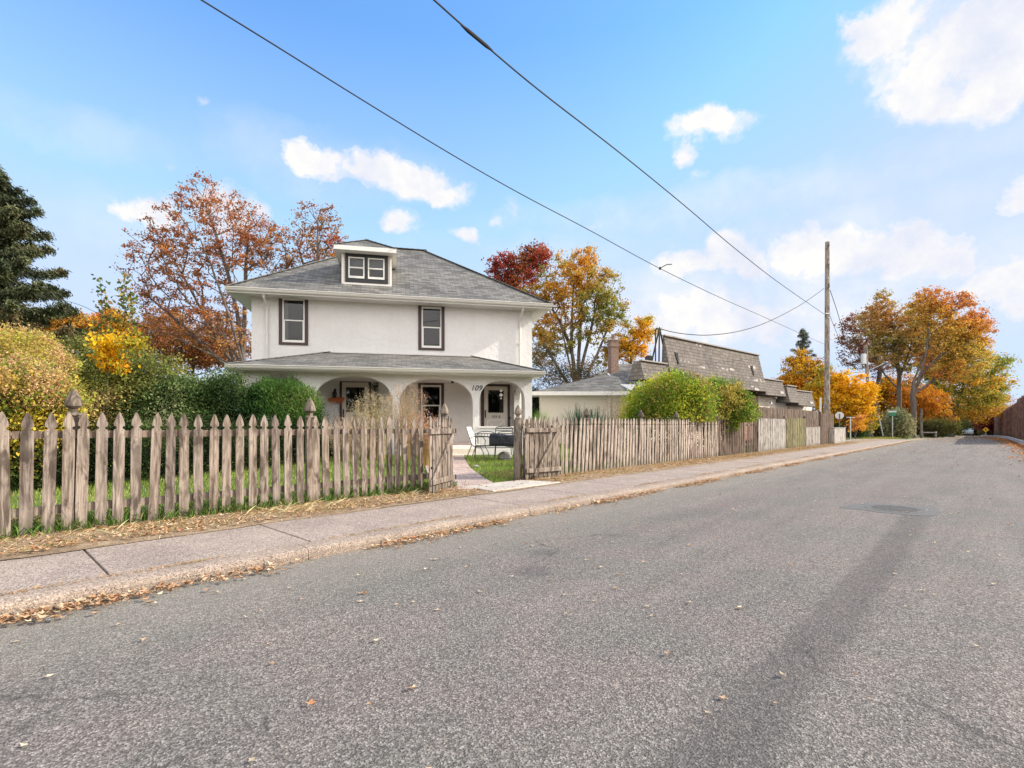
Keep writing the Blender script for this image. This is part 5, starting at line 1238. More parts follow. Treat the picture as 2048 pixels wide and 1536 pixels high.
def spruce(name,label,bx,Y,ytop,halfpx,ybot,pal,nb=46,size=.16,group=None,tufts=90,seed=0,dens=1.0,basez=None):
    X=(bx-1024)/F*Y; zb=yard(X,Y) if basez is None else basez; zt=EYE+(HOR-ytop)/F*Y; hw=halfpx/F*Y; zlow=EYE+(HOR-ybot)/F*Y
    t=empty(name,label,'conifer tree',(X,Y,zb),0,group); sk=Skel((X,Y,zb-.1)); cur=0; n=16
    for i in range(1,n+1): cur=sk.add((X+RNG.normal()*.03,Y,zb+(zt-zb)*i/n),cur)
    L=[];D=[]; 
    for i in range(nb):
        f=(i+.5)/nb; z=zlow+(zt-zlow)*f**.92; ln=hw*(1-f)**.66*RNG.uniform(.72,1.08)+.15; a=i*2.39996+RNG.normal()*.25
        k0=min(range(1,n+1),key=lambda q:abs(sk.p[q][2]-z)); m=max(3,int(ln/.35)); cur=sk.add((X,Y,z),k0); 
        dirn=np.array([math.cos(a),math.sin(a),0]); 
        for j in range(1,m+1):
            u=j/m; q=np.array([X,Y,z])+dirn*ln*u; q[2]+=-.20*ln*math.sin(u*math.pi*.75)+.10*ln*u*u; cur=sk.add(q,cur)
            side=np.array([-dirn[1],dirn[0],0]); w=(1-u)*.32*ln*.7+.16; kk=int(tufts*dens*(ln/hw*.8+.2)/m*2.0)+4
            off=RNG.uniform(-1,1,size=(kk,1)); pts=q+side*off*w-dirn*RNG.uniform(0,ln/m,size=(kk,1))*1.0-dirn*np.abs(off)*w*.4; pts[:,2]-=RNG.uniform(0,1,size=kk)**1.5*(.22+.10*ln*(1-u)); L.append(pts)
            D.append(np.tile(dirn*.5+np.array([0,0,-.55]),(kk,1))+side*np.sign(off)*.4)
    L=np.concatenate(L);D=np.concatenate(D)
    link('trunk',sk.mesh('trunk',.26,.014,7,.5,(X,Y,zb)),M['bark'],t)
    rep=7; L=np.repeat(L,rep,axis=0)+RNG.normal(size=(len(L)*rep,3))*.09; D=np.repeat(D,rep,axis=0)
    leaves('crown',L,size,pal,t,M['needle'],(X,Y,zb),aspect=.26,dirs=D,mixn=lumps(L,.5,seed)); return t
# palettes: r,g,b,weight in order along a colour drift
RUST=[(.40,.15,.07,2),(.50,.21,.08,3),(.42,.19,.10,2.2),(.56,.29,.11,1)]
RUSTB=[(.30,.12,.05,2),(.42,.18,.06,3),(.48,.23,.07,2),(.28,.14,.06,1)]
RED=[(.30,.06,.045,2.6),(.40,.10,.055,2.6),(.44,.18,.06,1.2),(.20,.05,.035,.8)]
ORANGE=[(.66,.32,.045,2.2),(.60,.34,.05,2.4),(.50,.34,.08,2.2),(.36,.32,.075,1.3),(.24,.26,.06,.8)]
ORANGEB=[(.72,.30,.025,3),(.66,.38,.04,2),(.50,.30,.06,1)]
YELLOW=[(.80,.42,.02,3),(.78,.50,.035,2.5),(.62,.30,.02,1.4),(.40,.34,.05,.5)]
OAK=[(.50,.26,.09,1.6),(.58,.35,.10,2.4),(.50,.36,.12,2),(.34,.31,.10,1.5),(.58,.38,.12,.8)]
OAKR=[(.58,.24,.07,1.6),(.64,.34,.07,2.4),(.66,.44,.09,2.6),(.54,.42,.10,1.6)]
GREENOR=[(.60,.34,.05,1.6),(.46,.38,.07,2),(.28,.33,.07,2.3),(.18,.23,.05,1.2),(.70,.42,.05,1)]
OLIVE=[(.20,.22,.065,2),(.32,.32,.09,2.5),(.42,.37,.13,1.8),(.54,.42,.16,1)]
DKGREEN=[(.055,.095,.035,2.3),(.10,.155,.05,2.5),(.20,.27,.10,1.6),(.36,.38,.20,.8)]
YEW=[(.030,.065,.022,2),(.065,.145,.035,2.4),(.14,.25,.06,1.8),(.24,.32,.10,.5)]
VINE=[(.68,.62,.06,2.2),(.52,.55,.06,2.4),(.32,.43,.06,2.2),(.16,.25,.045,1.8),(.42,.30,.09,1.0)]
SPR=[(.065,.078,.048,2),(.09,.105,.055,2.5),(.13,.14,.07,1.2),(.18,.13,.07,.4)]
GREYG=[(.20,.23,.12,2),(.30,.30,.15,2),(.36,.33,.18,1)]
def trees():
    spruce('spruce_tree','dark drooping spruce at the left edge of the photo',-12,25,330,165,655,SPR,nb=58,size=.20,tufts=150,seed=3)
    tree('oak_tree','big sparse rust coloured oak rising behind the left side of the house',488,30,
        [(420,500,120,110),(318,515,80,84),(420,410,65,58),(500,470,70,70),(400,620,95,65),(300,600,50,60),(345,675,60,45),(450,660,60,60),(545,500,45,55)],780,34,.13,RUST,.46,fork=4.4,spread=.34,bare=.18,twig=.020,cl=.35,bf=.30,step=.5,power=.55,stems=8)
    tree('oak_tree','smaller sparse red brown tree whose top shows above the roof beside the dormer',622,31,[(640,455,55,62),(600,500,40,55),(655,505,48,42),(575,540,30,40)],230,24,.125,RUSTB+[(.45,.10,.06,1)],.26,fork=6.5,spread=.32,bare=.15,twig=.018,bf=.3,step=.5,power=.5,stems=4)
    tree('oak_tree','dense low rust brown tree behind the left shrubs under the big oak',385,38,[(385,672,105,52),(312,658,38,48),(445,690,72,44),(340,720,65,42),(420,720,80,30)],380,70,.15,RUSTB,.2,spread=.5,cl=.5)
    tree('maple_tree','deep red maple showing above the right slope of the roof',1035,46,[(1010,545,38,48),(1060,525,42,38),(1085,510,22,25),(1035,580,55,45),(1000,590,25,35)],230,80,.19,RED,.3,spread=.55,cl=.5)
    tree('maple_tree','large orange and green maple with several stems between the house and the chimney',1152,35,
        [(1150,570,80,72),(1090,600,42,58),(1200,600,55,70),(1165,520,42,25),(1120,660,60,50),(1215,665,48,45),(1085,690,30,50)],560,62,.14,ORANGE,.50,fork=3.4,spread=.34,bare=.08,stems=7,twig=.022,cl=.42,bf=.3,step=.6)
    tree('maple_tree','bright orange maple bough crown standing between the chimney and the mansard roof',1262,36,[(1285,665,26,36),(1262,700,32,26),(1240,690,22,22),(1292,640,14,14),(1215,715,22,18)],110,95,.13,[(.76,.40,.035,3),(.72,.46,.05,2),(.50,.38,.07,1)],.16,fork=4.1,spread=.32,cl=.8)
    shrub('thicket','tangle of dark bare twigs and dull leaves below the large maple',1120,31,[(1110,745,70,42),(1170,745,50,30),(1080,710,30,35)],240,26,.10,[(.07,.065,.035,2),(.12,.10,.05,2),(.22,.14,.07,1)],sig=.35,stems=26,shell=.2)
    tree('maple_tree','golden orange small tree behind the far end of the mansard building',1612,52,[(1602,752,48,42),(1600,722,22,20),(1575,760,28,22),(1640,775,25,35),(1590,790,35,35)],190,100,.20,ORANGEB+[(.62,.34,.03,1)],.2,spread=.5,cl=.5,base_z=0)
    spruce('fir_tree','thin dark fir whose top rises above the golden tree',1606,60,658,40,780,[(.09,.11,.08,2),(.13,.15,.10,2)],nb=34,size=.24,tufts=34,seed=8,dens=.35,basez=0)
    tree('maple_tree','bright yellow maple right of the tall utility pole',1690,43,[(1690,785,52,42),(1660,760,32,25),(1725,800,32,42),(1640,800,25,45),(1735,845,18,22),(1700,830,40,28)],280,95,.17,YELLOW,.2,spread=.42,cl=.6,base_z=0)
    tree('maple_tree','small pale orange sapling at the verge by the side street',1712,40,[(1718,845,14,22),(1708,855,10,14)],40,60,.12,[(.78,.44,.05,2),(.68,.32,.09,2)],.06,spread=.2,base_z=0,twig=.01)
    tree('oak_tree','sparse purple brown oak left of the two big roadside oaks',1752,66,[(1715,690,36,48),(1745,650,28,40),(1700,655,26,30),(1750,720,40,40)],230,42,.22,[(.26,.10,.07,2),(.34,.16,.08,2),(.30,.20,.11,1.5)],.42,fork=5.5,spread=.6,bare=.1,twig=.025,base_z=-.4)
    tree('oak_tree','tall roadside oak with a pale trunk and an olive gold crown',1798,58,[(1800,660,62,58),(1755,640,34,40),(1835,700,50,50),(1775,700,40,40),(1770,600,22,20)],480,58,.20,OAK,.38,fork=6.6,spread=.5,stems=5,twig=.035,cl=.3,base_z=-.3,bare=.05)
    tree('oak_tree','tall roadside oak with a dark trunk and a rust orange crown reaching over the road',1827,53,[(1890,650,66,55),(1860,610,48,36),(1940,670,42,45),(1905,720,65,45),(1965,640,18,22),(1925,600,22,18),(1960,710,28,35)],580,60,.19,OAKR,.42,fork=5.6,spread=.48,stems=6,twig=.035,cl=.3,base_z=-.2,bare=.04)
    tree('maple_tree','broad green and orange tree overhanging the far road',1905,74,[(1930,760,72,52),(1985,745,36,48),(1875,780,50,48),(1950,810,60,36),(1890,720,60,36),(1990,790,22,30)],460,72,.26,GREENOR,.4,fork=4.2,spread=.85,stems=2,twig=.03,cl=.22,base_z=-.5)
    tree('maple_tree','orange tree with gold lower branches behind the dark oak trunk',1850,68,[(1850,810,52,40),(1800,790,45,45),(1870,840,35,18),(1765,800,36,45)],300,80,.24,[(.55,.22,.03,2),(.62,.34,.03,2),(.38,.16,.05,2),(.30,.24,.05,1)],.28,fork=3.2,spread=.75,cl=.3,base_z=-.5)
    tree('maple_tree','dark red maple at the far right end beside the barrier',1985,96,[(1988,838,22,18),(1970,845,24,16),(1995,828,12,10)],120,90,.30,[(.22,.05,.035,2),(.32,.10,.05,2),(.42,.17,.06,1)],.2,fork=2.6,spread=.9,base_z=-1.2)
    tree('maple_tree','pinkish orange tree above the far end of the road',1950,110,[(1955,815,38,26),(1985,805,28,24),(1925,825,28,22)],240,80,.34,[(.50,.24,.09,2),(.44,.17,.07,2),(.40,.28,.08,1)],.28,fork=3.6,spread=1.1,base_z=-1.3)
    # distant treetops at the left
    tree('maple_tree','golden orange tree low in the distance beside the spruce',140,34,[(130,650,45,28),(95,668,50,34),(165,668,50,32)],200,110,.16,[(.58,.29,.05,2.5),(.48,.27,.07,2),(.26,.22,.06,1.5)],.2,spread=.5,cl=.5)
    tree('maple_tree','bright orange tree low in the distance left of the brown oak',232,36,[(232,652,42,30),(258,675,38,28),(205,655,30,26),(282,705,28,24)],190,100,.16,[(.66,.25,.05,2.5),(.60,.36,.05,2),(.30,.24,.05,1)],.18,spread=.45,cl=.5)
    spruce('fir_tree','little dark fir tip between the distant orange trees',223,48,618,30,700,[(.06,.07,.04,2),(.09,.10,.06,1)],nb=22,size=.25,tufts=60,seed=9)
trees()
def shrubs():
    PK_=[(.66,.42,.26,2.4),(.55,.36,.19,2.4),(.56,.46,.11,2.2),(.34,.36,.08,2.2),(.20,.27,.06,1.4)]
    for nm,lab,bx,Y,bl,n in (('panicle_shrub','upper mound of the pinkish yellow flowering shrub at the left edge',45,10.4,[(20,712,85,48),(80,740,60,40),(-60,722,90,56),(20,800,105,85)],900),
                          ('panicle_shrub','lower mound of the pinkish yellow flowering shrub, right behind the first pickets',60,8.0,[(30,790,95,62),(90,815,58,50),(-60,800,110,70),(40,880,95,70)],900)):
        X=(bx-1024)/F*Y; W=blob_world(bl,Y); t=shrub(nm,lab,bx,Y,bl,n,26,.062,[(.46,.43,.08,2.4),(.34,.37,.07,2.2),(.18,.23,.05,1.6),(.62,.48,.08,2.0)],sig=.10,cl=1.6,shell=.7,var=.22)
        # plumes over the top
        T=[]
        for (c,r) in W[:3]:
            k=230; d=unit(RNG.normal(size=(k,3))); d[:,2]=np.abs(d[:,2])*.9+.12; d[:,1]*=1; T.append(c+unit(d)*r*RNG.uniform(.98,1.1,size=(k,1)))
        T=np.concatenate(T); q=np.repeat(T,22,axis=0); q=q+RNG.normal(size=q.shape)*np.array([.035,.035,.085]); 
        leaves('flower_panicles',q,.036,[(.68,.46,.24,2),(.62,.42,.18,2),(.58,.44,.14,1.4)],t,M['leaf'],t.location,mixn=lumps(q,2,5))
    t=shrub('tall_shrub','tall olive green shrub behind the fence with long leafy shoots sticking up',255,14,[(225,750,70,72),(170,740,50,72),(310,770,65,58),(250,820,115,85),(150,800,60,75)],2100,22,.074,OLIVE,sig=.16,cl=.9,shell=.5)
    # long shoots
    for bx,yt,yb,dx in ((200,558,690,4),(252,548,640,-6),(262,590,690,3),(215,590,700,-4)):
        n=16; 
        for k in range(1): pass
        pts=[P(bx+dx*math.sin(i/n*3),yb+(yt-yb)*i/n,13.8) for i in range(n+1)]; mb=MB(); mb.tube([p-t.location for p in pts],[.008-.0055*i/n for i in range(n+1)],4); mb.build('shoot',M['bark'],t)
        q=np.array([tuple(p) for p in pts for _ in range(7)])+RNG.normal(size=((n+1)*7,3))*np.array([.10,.08,.05]); leaves('shoot_leaves',q,.12,[(.12,.17,.05,2),(.36,.30,.08,1.2),(.42,.24,.09,1)],t,M['leaf'],t.location)
    shrub('yellow_vine','drape of large bright yellow leaves hanging on the olive shrub',215,12.9,[(212,690,18,24),(222,718,18,20),(262,684,20,14),(245,735,10,12)],70,16,.105,[(.80,.52,.03,3),(.75,.36,.02,1.5),(.45,.40,.05,1)],sig=.12,base=.3,stems=3,shell=.2,cat='vine',sr=.009)
    shrub('dark_shrub','dark glossy green shrub left of the bright yew',400,13.6,[(400,795,44,38),(428,774,24,20),(372,782,26,26),(345,795,36,40),(458,782,30,40),(320,815,34,38),(380,860,110,56),(290,835,50,50)],1900,24,.066,DKGREEN,sig=.13,cl=1.1,shell=.5,var=.24)
    shrub('yew_shrub','bright green feathery yew in front of the left porch arch',545,14.2,[(545,796,38,34),(572,782,24,24),(512,800,32,30),(598,794,24,24),(480,818,32,34),(620,806,16,24),(540,776,16,14),(545,850,92,52),(600,830,40,40)],1500,26,.095,YEW,sig=.10,cl=1.1,aspect=.2,shell=.66,spiky=1)
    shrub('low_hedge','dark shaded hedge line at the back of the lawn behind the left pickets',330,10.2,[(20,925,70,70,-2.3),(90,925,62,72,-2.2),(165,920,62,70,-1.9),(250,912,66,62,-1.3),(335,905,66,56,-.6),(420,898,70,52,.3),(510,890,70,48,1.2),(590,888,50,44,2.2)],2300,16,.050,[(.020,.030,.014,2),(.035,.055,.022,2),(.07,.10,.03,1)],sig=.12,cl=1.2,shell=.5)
    shrub('low_shrub','low grey green shrub on the lawn under the left ledge of the porch',668,14.6,[(668,893,36,25),(640,890,25,25)],260,24,.05,DKGREEN,sig=.07,shell=.6)
    shrub('dark_bush','dark bush filling the gap between the house and the low garage',1073,27,[(1073,820,22,34),(1068,790,14,20)],160,26,.09,[(.03,.045,.02,2),(.06,.07,.03,1)],sig=.14,shell=.3)
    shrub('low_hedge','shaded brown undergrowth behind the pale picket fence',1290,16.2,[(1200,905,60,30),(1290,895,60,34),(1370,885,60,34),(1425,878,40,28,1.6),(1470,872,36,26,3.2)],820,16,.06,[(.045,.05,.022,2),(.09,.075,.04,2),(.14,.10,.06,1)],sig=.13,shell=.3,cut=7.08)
    # ornamental grasses by the porch
    def plume(name,label,bx,Y,wpx,ytop,n,pal,thick=.006,plumes=True,h0=None,sd=1):
        X=(bx-1024)/F*Y; zb=yard(X,Y); t=empty(name,label,'grass clump',(X,Y,zb)); H_=EYE+(HOR-ytop)/F*Y-zb; w=wpx/F*Y; V=[];Fc=[];cols=[]; tips=[]; pal=np.array(pal)
        for i in range(n):
            a=RNG.uniform(0,6.28); rr=w*.35*RNG.random()**.5; bx_,by_=rr*math.cos(a),rr*math.sin(a); ln=H_*RNG.uniform(.5,1.05); out=RNG.uniform(.1,1)*w*.8; m=5; col=pal[RNG.choice(len(pal),p=pal[:,3]/pal[:,3].sum()),:3]*RNG.uniform(.7,1.25); nx,ny=-math.sin(a),math.cos(a); b0=len(V)
            for j in range(m+1):
                u=j/m; x=bx_+math.cos(a)*out*u*u; y=by_+math.sin(a)*out*u*u; z=ln*(u-.22*u*u*(out/w)); ww=thick*(1-u*.8); V+= [(x-nx*ww,y-ny*ww,z),(x+nx*ww,y+ny*ww,z)]; cols+=[col,col]
            for j in range(m): Fc.append((b0+2*j,b0+2*j+1,b0+2*j+3,b0+2*j+2))
            if RNG.random()<.5: tips.append((V[-1],a))
        link('blades',np_mesh('blades',np.array(V),np.array(Fc),np.array(cols)),M['litter'],t)
        if plumes:
            q=np.repeat(np.array([p for p,_ in tips])+np.array(t.location),34,axis=0); q=q+RNG.normal(size=q.shape)*np.array([.035,.035,.11]); leaves('plumes',q,.036,plumes if isinstance(plumes,list) else [(.56,.42,.30,2),(.48,.36,.24,2)],t,M['litter'],t.location,aspect=.3)
        return t
    TAN=[(.50,.38,.20,2),(.42,.36,.14,2),(.30,.30,.09,1.6),(.56,.45,.28,1)]
    plume('feather_grass','feathery tan ornamental grass in front of the pier between the first two arches',752,14.4,56,792,360,TAN,plumes=[(.56,.44,.30,2),(.48,.40,.24,2)])
    plume('feather_grass','tall pinkish plumed grass in front of the porch window',815,13.9,38,770,240,[(.50,.36,.20,2),(.42,.34,.12,2)],plumes=[(.52,.36,.27,2),(.44,.32,.22,2)])
    plume('feather_grass','short orange tan grass clump behind the left gate leaf',850,12.6,40,840,520,[(.55,.35,.14,2),(.45,.36,.10,2)],plumes=[(.55,.30,.24,2),(.52,.38,.22,1)])
    plume('feather_grass','low straw coloured grass clump behind the pickets at mid fence',700,13.4,50,845,600,TAN)
    shrub('climbing_vine','thin green vine climbing beside the left porch door',750,17.9,[(750,775,7,18),(753,800,8,22),(750,830,10,22)],70,12,.055,[(.06,.11,.05,2),(.10,.17,.08,1)],sig=.05,stems=2,shell=.1,cat='vine')
    for bx,Y,lab,w,yt in ((1080,19,'bright green feathery weeds at the right corner of the house',22,815),):
        plume('tall_weeds',lab,bx,Y,w+8,yt,260,[(.16,.30,.06,2),(.25,.38,.09,2)],.012,False)
    for bx,Y,lab,w,yt in ((1158,13.2,'dark blue green spiky juniper behind the first right-hand pickets',30,806),(1192,14.3,'smaller dark spiky juniper beside a fence post',26,815)):
        plume('juniper',lab,bx,Y,w+14,yt,420,[(.035,.07,.045,2),(.06,.11,.06,2)],.016,False)
    plume('dead_stems','upright brown dead stems behind the pickets right of the junipers',1222,14.8,30,785,80,[(.20,.13,.09,2),(.30,.20,.12,1)],.008,[(.26,.18,.10,2),(.35,.26,.12,1)])
    # the vine mound over the fence
    t=shrub('vine_mound','great yellow green vine mound spilling over the pale picket fence',1345,16.6,[(1345,790,34,42),(1375,782,28,26),(1318,790,30,34),(1352,762,24,18),(1290,800,28,30),(1268,818,18,26),(1252,838,10,20),(1400,795,26,34),(1388,835,34,24),(1330,838,60,26),(1285,836,34,24)],1500,24,.070,VINE,sig=.15,cl=.8,shell=.74,stems=20,cat='vine',cut=7.08)
    shrub('vine_mound','lower yellow green vine mound spilling over the dark stake fence',1450,18.6,[(1428,796,58,38),(1470,816,34,36),(1420,835,60,30),(1490,836,24,28)],1000,22,.072,[(.52,.50,.06,1.4),(.33,.40,.06,2.4),(.16,.25,.045,2.6),(.42,.34,.08,1)],sig=.09,cl=.8,shell=.7,stems=16,cat='vine',cut=6.75)
    # arching stem at the end of the vine
    # hedges, bushes along the far verge
    for bx,Y,bl,pal,lab in ((1700,44,[(1700,862,30,18),(1690,848,15,14)],DKGREEN,'dark green bush under the yellow maple'),
            (1755,50,[(1750,858,36,20),(1780,850,22,22)],[(.09,.08,.04,2),(.16,.13,.06,2),(.20,.09,.04,1)],'dull brown bush behind the leaning guy post'),
            (1795,47,[(1795,845,22,26),(1803,862,20,14)],GREYG,'grey green bush at the foot of the pale oak trunk'),
            (1862,62,[(1862,858,30,18),(1890,855,24,14)],[(.08,.07,.03,2),(.13,.13,.04,2)],'shaded dark bush right of the brown post'),
            (1660,46,[(1655,850,28,26)],[(.20,.14,.06,2),(.26,.22,.08,2)],'rust and green bush behind the round sign'),
            (1920,92,[(1905,852,30,17),(1880,850,24,18)],[(.05,.06,.02,2),(.09,.09,.03,2)],'deep shaded bush by the teal bins'),
            (1960,112,[(1968,850,22,17)],[(.16,.05,.03,2),(.24,.09,.04,1)],'dark red bush at the very end of the road'),
            (1830,84,[(1820,848,60,18),(1760,845,50,20)],[(.09,.07,.03,2),(.16,.10,.04,2),(.24,.17,.05,1)],'long shaded hedge far behind the oak trunks')):
        shrub('bush',lab,bx,Y,bl,430,16,.11+Y*.0012,pal,sig=.12+Y*.003,base=gz((bx-1024)/F*Y,Y),cl=.5,shell=.5,group='bushes along the far verge')
shrubs()
def backdrop():
    # a far-off wood that closes the view along the road and behind the houses
    L=[];M_=[]
    for az0,az1,dist,h in ((-62,-8,95,9),(2,30,110,7),(28,47,150,9.5)):
        n=26000 if az1<0 else 14000; az=np.radians(RNG.uniform(az0,az1,n)); hh=h*(.62+.22*np.sin(az*31)+.12*np.sin(az*83+1)+.08*np.sin(az*171)); z=hh*RNG.uniform(0,1,n)**.8; r=dist+RNG.uniform(-6,6,n); L.append(np.stack([r*np.sin(az),r*np.cos(az),z-1.5],1))
    L=np.concatenate(L); o=leaves('distant_wood',L,1.05,[(.20,.13,.05,2),(.28,.17,.05,2),(.14,.13,.05,2),(.10,.09,.045,2)],None,M['leaf'],(0,0,0),mixn=lumps(L,.07,4)); tag(o,None,None,None,'stuff')
def wood_behind():
    n=15000; az=np.radians(RNG.uniform(112,262,n)); hh=13*(.72+.2*np.sin(az*19)+.12*np.sin(az*47+1)+.08*np.sin(az*91)); z=hh*RNG.uniform(0,1,n)**.75; r=46+RNG.uniform(-4,4,n); L=np.stack([r*np.sin(az),r*np.cos(az),z-.5],1)
    o=leaves('roadside_wood',L,1.3,[(.20,.13,.05,2),(.26,.16,.05,2),(.12,.12,.04,2),(.08,.08,.03,2)],None,M['leaf'],(0,0,0),mixn=lumps(L,.09,4)); tag(o,None,None,None,'stuff')
wood_behind()
backdrop()
# ---------------------------------------------------------------- grass, straw and fallen leaves
def blades(name, S_, L_, z, h, w, pal, flat=0.0, wob=.5, root=None):
    n=len(S_); X=S_*SA-L_*CA; Y=S_*CA+L_*SA; a=RNG.uniform(0,2*np.pi,n); hh=h*RNG.uniform(.45,1.3,n); lean=RNG.uniform(0,wob,n)*hh if not flat else hh*RNG.uniform(.7,1.0,n); up=hh if not flat else hh*RNG.uniform(0,flat,n)
    b=np.stack([X,Y,z],1); d=np.stack([np.cos(a),np.sin(a),np.zeros(n)],1); s=np.stack([-np.sin(a),np.cos(a),np.zeros(n)],1)*w
    V=np.empty((n,4,3)); V[:,0]=b-s[:, :]; V[:,1]=b+s; V[:,2]=b+d*lean[:,None]*.45+np.array([0,0,1])*up[:,None]*.6+s*.6; V[:,3]=b+d*lean[:,None]+np.array([0,0,1])*up[:,None]
    pal=np.array(pal); idx=RNG.choice(len(pal),size=n,p=pal[:,3]/pal[:,3].sum()); c=pal[idx,:3]*RNG.uniform(.65,1.35,size=(n,1))
    me=np_mesh(name,V.reshape(-1,3),np.arange(n*4).reshape(n,4),np.repeat(np.clip(c,0,1),4,axis=0)); o=link(name,me,M['litter']); tag(o,None,None,None,'stuff'); return o
def vz(S_,L_):
    Y=S_*CA+L_*SA; return -0.0155*np.maximum(0,Y-40)
def lawn_z(S_,L_): return .10+np.clip((L_-7)*.03,0,.2)+vz(S_,L_)
def inpath(S_,L_):
    X=S_*SA-L_*CA; Y=S_*CA+L_*SA; l=np.interp(Y,[8.45,9.5,12.2,14.2,15.5],[-1.28,-1.5,-2.05,-2.45,-2.75]); r=np.interp(Y,[9.0,9.5,12.3,14.7,15.9],[-.12,-.36,-1.0,-1.36,-1.5]); return (X>l-.03)&(X<r+.03)&(Y>8.4)&(Y<17)
def litter_leaf(name, S_, L_, z, size, pal, curl=.5):
    """five-pointed curled fallen leaves lying on the ground"""
    n=len(S_); X=S_*SA-L_*CA; Y=S_*CA+L_*SA; k=8; ang=np.arange(k)*2*np.pi/k; rad=np.array([1,.42,.8,.40,.9,.42,.75,.38]); rot=RNG.uniform(0,6.28,n); sz=size*RNG.uniform(.5,1.25,n); tx=RNG.normal(size=n)*.3; ty=RNG.normal(size=n)*.3
    V=np.empty((n,k+1,3)); V[:,0]=np.stack([X,Y,z+.004],1)
    for j in range(k):
        r=rad[j]*sz*RNG.uniform(.75,1.2,n); x=np.cos(ang[j]+rot)*r; y=np.sin(ang[j]+rot)*r*.8; V[:,j+1]=np.stack([X+x,Y+y,z+.006+np.abs(x*tx+y*ty)+curl*r*RNG.uniform(0,.6,n)],1)
    Fc=[]; b=(np.arange(n)*(k+1))[:,None]
    for j in range(0,k,2): Fc.append(np.concatenate([b,b+1+j,b+1+(j+1)%k,b+1+(j+2)%k],axis=1))
    pal=np.array(pal); idx=RNG.choice(len(pal),size=n,p=pal[:,3]/pal[:,3].sum()); c=np.clip(pal[idx,:3]*RNG.uniform(.7,1.3,size=(n,1)),0,1)
    me=np_mesh(name,V.reshape(-1,3),np.concatenate(Fc),np.repeat(c,k+1,axis=0)); o=link(name,me,M['litter']); tag(o,None,None,None,'stuff'); return o
def ground_cover():
    n=150000; S_=RNG.uniform(-4,19,n); L_=7.0+11*RNG.random(n)**1.25; ok=~inpath(S_,L_); X=S_*SA-L_*CA; Y=S_*CA+L_*SA; t=(X+.624)*ax+(Y-18.9)*ay; b=-(X+.624)*ay+(Y-18.9)*ax; ok&=~((b>-2.75)&(t>-8.3)&(t<1.6)); S_,L_=S_[ok],L_[ok]
    blades('lawn_grass',S_,L_,lawn_z(S_,L_)-.015,.075,.0045,[(.17,.26,.045,3),(.25,.36,.06,3),(.33,.40,.10,1.4),(.42,.36,.16,.7)],wob=.7)
    n=9000; S_=RNG.uniform(-2.5,.9,n); L_=7.1+1.5*RNG.random(n); blades('dry_lawn_patch',S_,L_,lawn_z(S_,L_),.10,.004,[(.52,.38,.22,3),(.45,.31,.17,2),(.28,.28,.10,1)],flat=.5)
    n=900; S_=-2+RNG.random(n)*22; L_=5.93+RNG.normal(size=n)*.06; blades('edge_straw',S_,L_,.109+vz(S_,L_),.10,.0028,[(.50,.34,.19,3),(.60,.46,.30,1.3)],flat=.25)
    # green tufts among the feet of the pickets
    c=np.array([-.2,.35,1.05,1.75,2.1,2.55,2.9,3.6,4.3,4.8,5.2,5.5]); n=9000; S_=RNG.choice(c,n)+RNG.normal(size=n)*.22; L_=6.93+RNG.normal(size=n)*.07; blades('fence_foot_grass',S_,L_,.10+vz(S_,L_),.13,.004,[(.08,.16,.03,2),(.14,.24,.05,2),(.32,.28,.12,.7)],wob=.8)
    # straw strip
    n=75000; S_=-3+RNG.random(n)**1.5*42; L_=6.02+.85*RNG.random(n); m=~((S_>5.7)&(S_<7.75)); S_,L_=S_[m],L_[m]; blades('dry_grass',S_,L_,.116+vz(S_,L_)+.01*RNG.random(len(S_)),.075,.003,[(.50,.34,.19,3),(.40,.26,.14,2.4),(.60,.46,.30,1.3),(.22,.25,.08,1.4)],flat=.45)
    n=6000; S_=np.abs(RNG.normal(size=n))*6+7.8; S_=RNG.uniform(7.7,9.5,n); L_=RNG.uniform(6.2,8.2,n); m=~inpath(S_,L_); S_,L_=S_[m],L_[m]; blades('dry_grass_inside',S_,L_,lawn_z(S_,L_),.10,.0035,[(.52,.36,.19,3),(.45,.30,.16,2),(.30,.30,.10,1)],flat=.4)
    n=300; S_=RNG.choice([.9,2.7,2.95,3.2,4.6],n)+RNG.normal(size=n)*.25; L_=6.55+RNG.normal(size=n)*.15; blades('long_straw',S_,L_,.125+vz(S_,L_),0.22,.002,[(.50,.46,.26,2),(.48,.34,.18,2)],flat=.45)
    # weeds on the kerb joint and in the gutter
    n=14000; S_=-2.5+RNG.random(n)*26; d=.5+.5*np.sin(S_*2.3)+.4*np.sin(S_*5.1+1); m=RNG.random(n)<np.clip(d*.55,0.04,1); S_=S_[m]; L_=4.685+RNG.normal(size=len(S_))*.022; blades('kerb_joint_straw',S_,L_,.103+vz(S_,L_),.05,.003,[(.50,.32,.17,3),(.42,.25,.12,2),(.26,.26,.08,.5)],flat=.4)
    # fallen leaves
    DRY=[(.46,.27,.15,3),(.55,.37,.22,3),(.38,.22,.13,2),(.62,.48,.33,2.2),(.58,.22,.09,.4)]
    n=4200; S_=-2.2+RNG.random(n)**1.4*36; L_=5.92+.98*RNG.random(n)**1.0; m=~((S_>5.9)&(S_<7.6)&(RNG.random(n)<.9)); S_,L_=S_[m],L_[m]; litter_leaf('verge_leaves',S_,L_,.125+vz(S_,L_),.040,DRY)
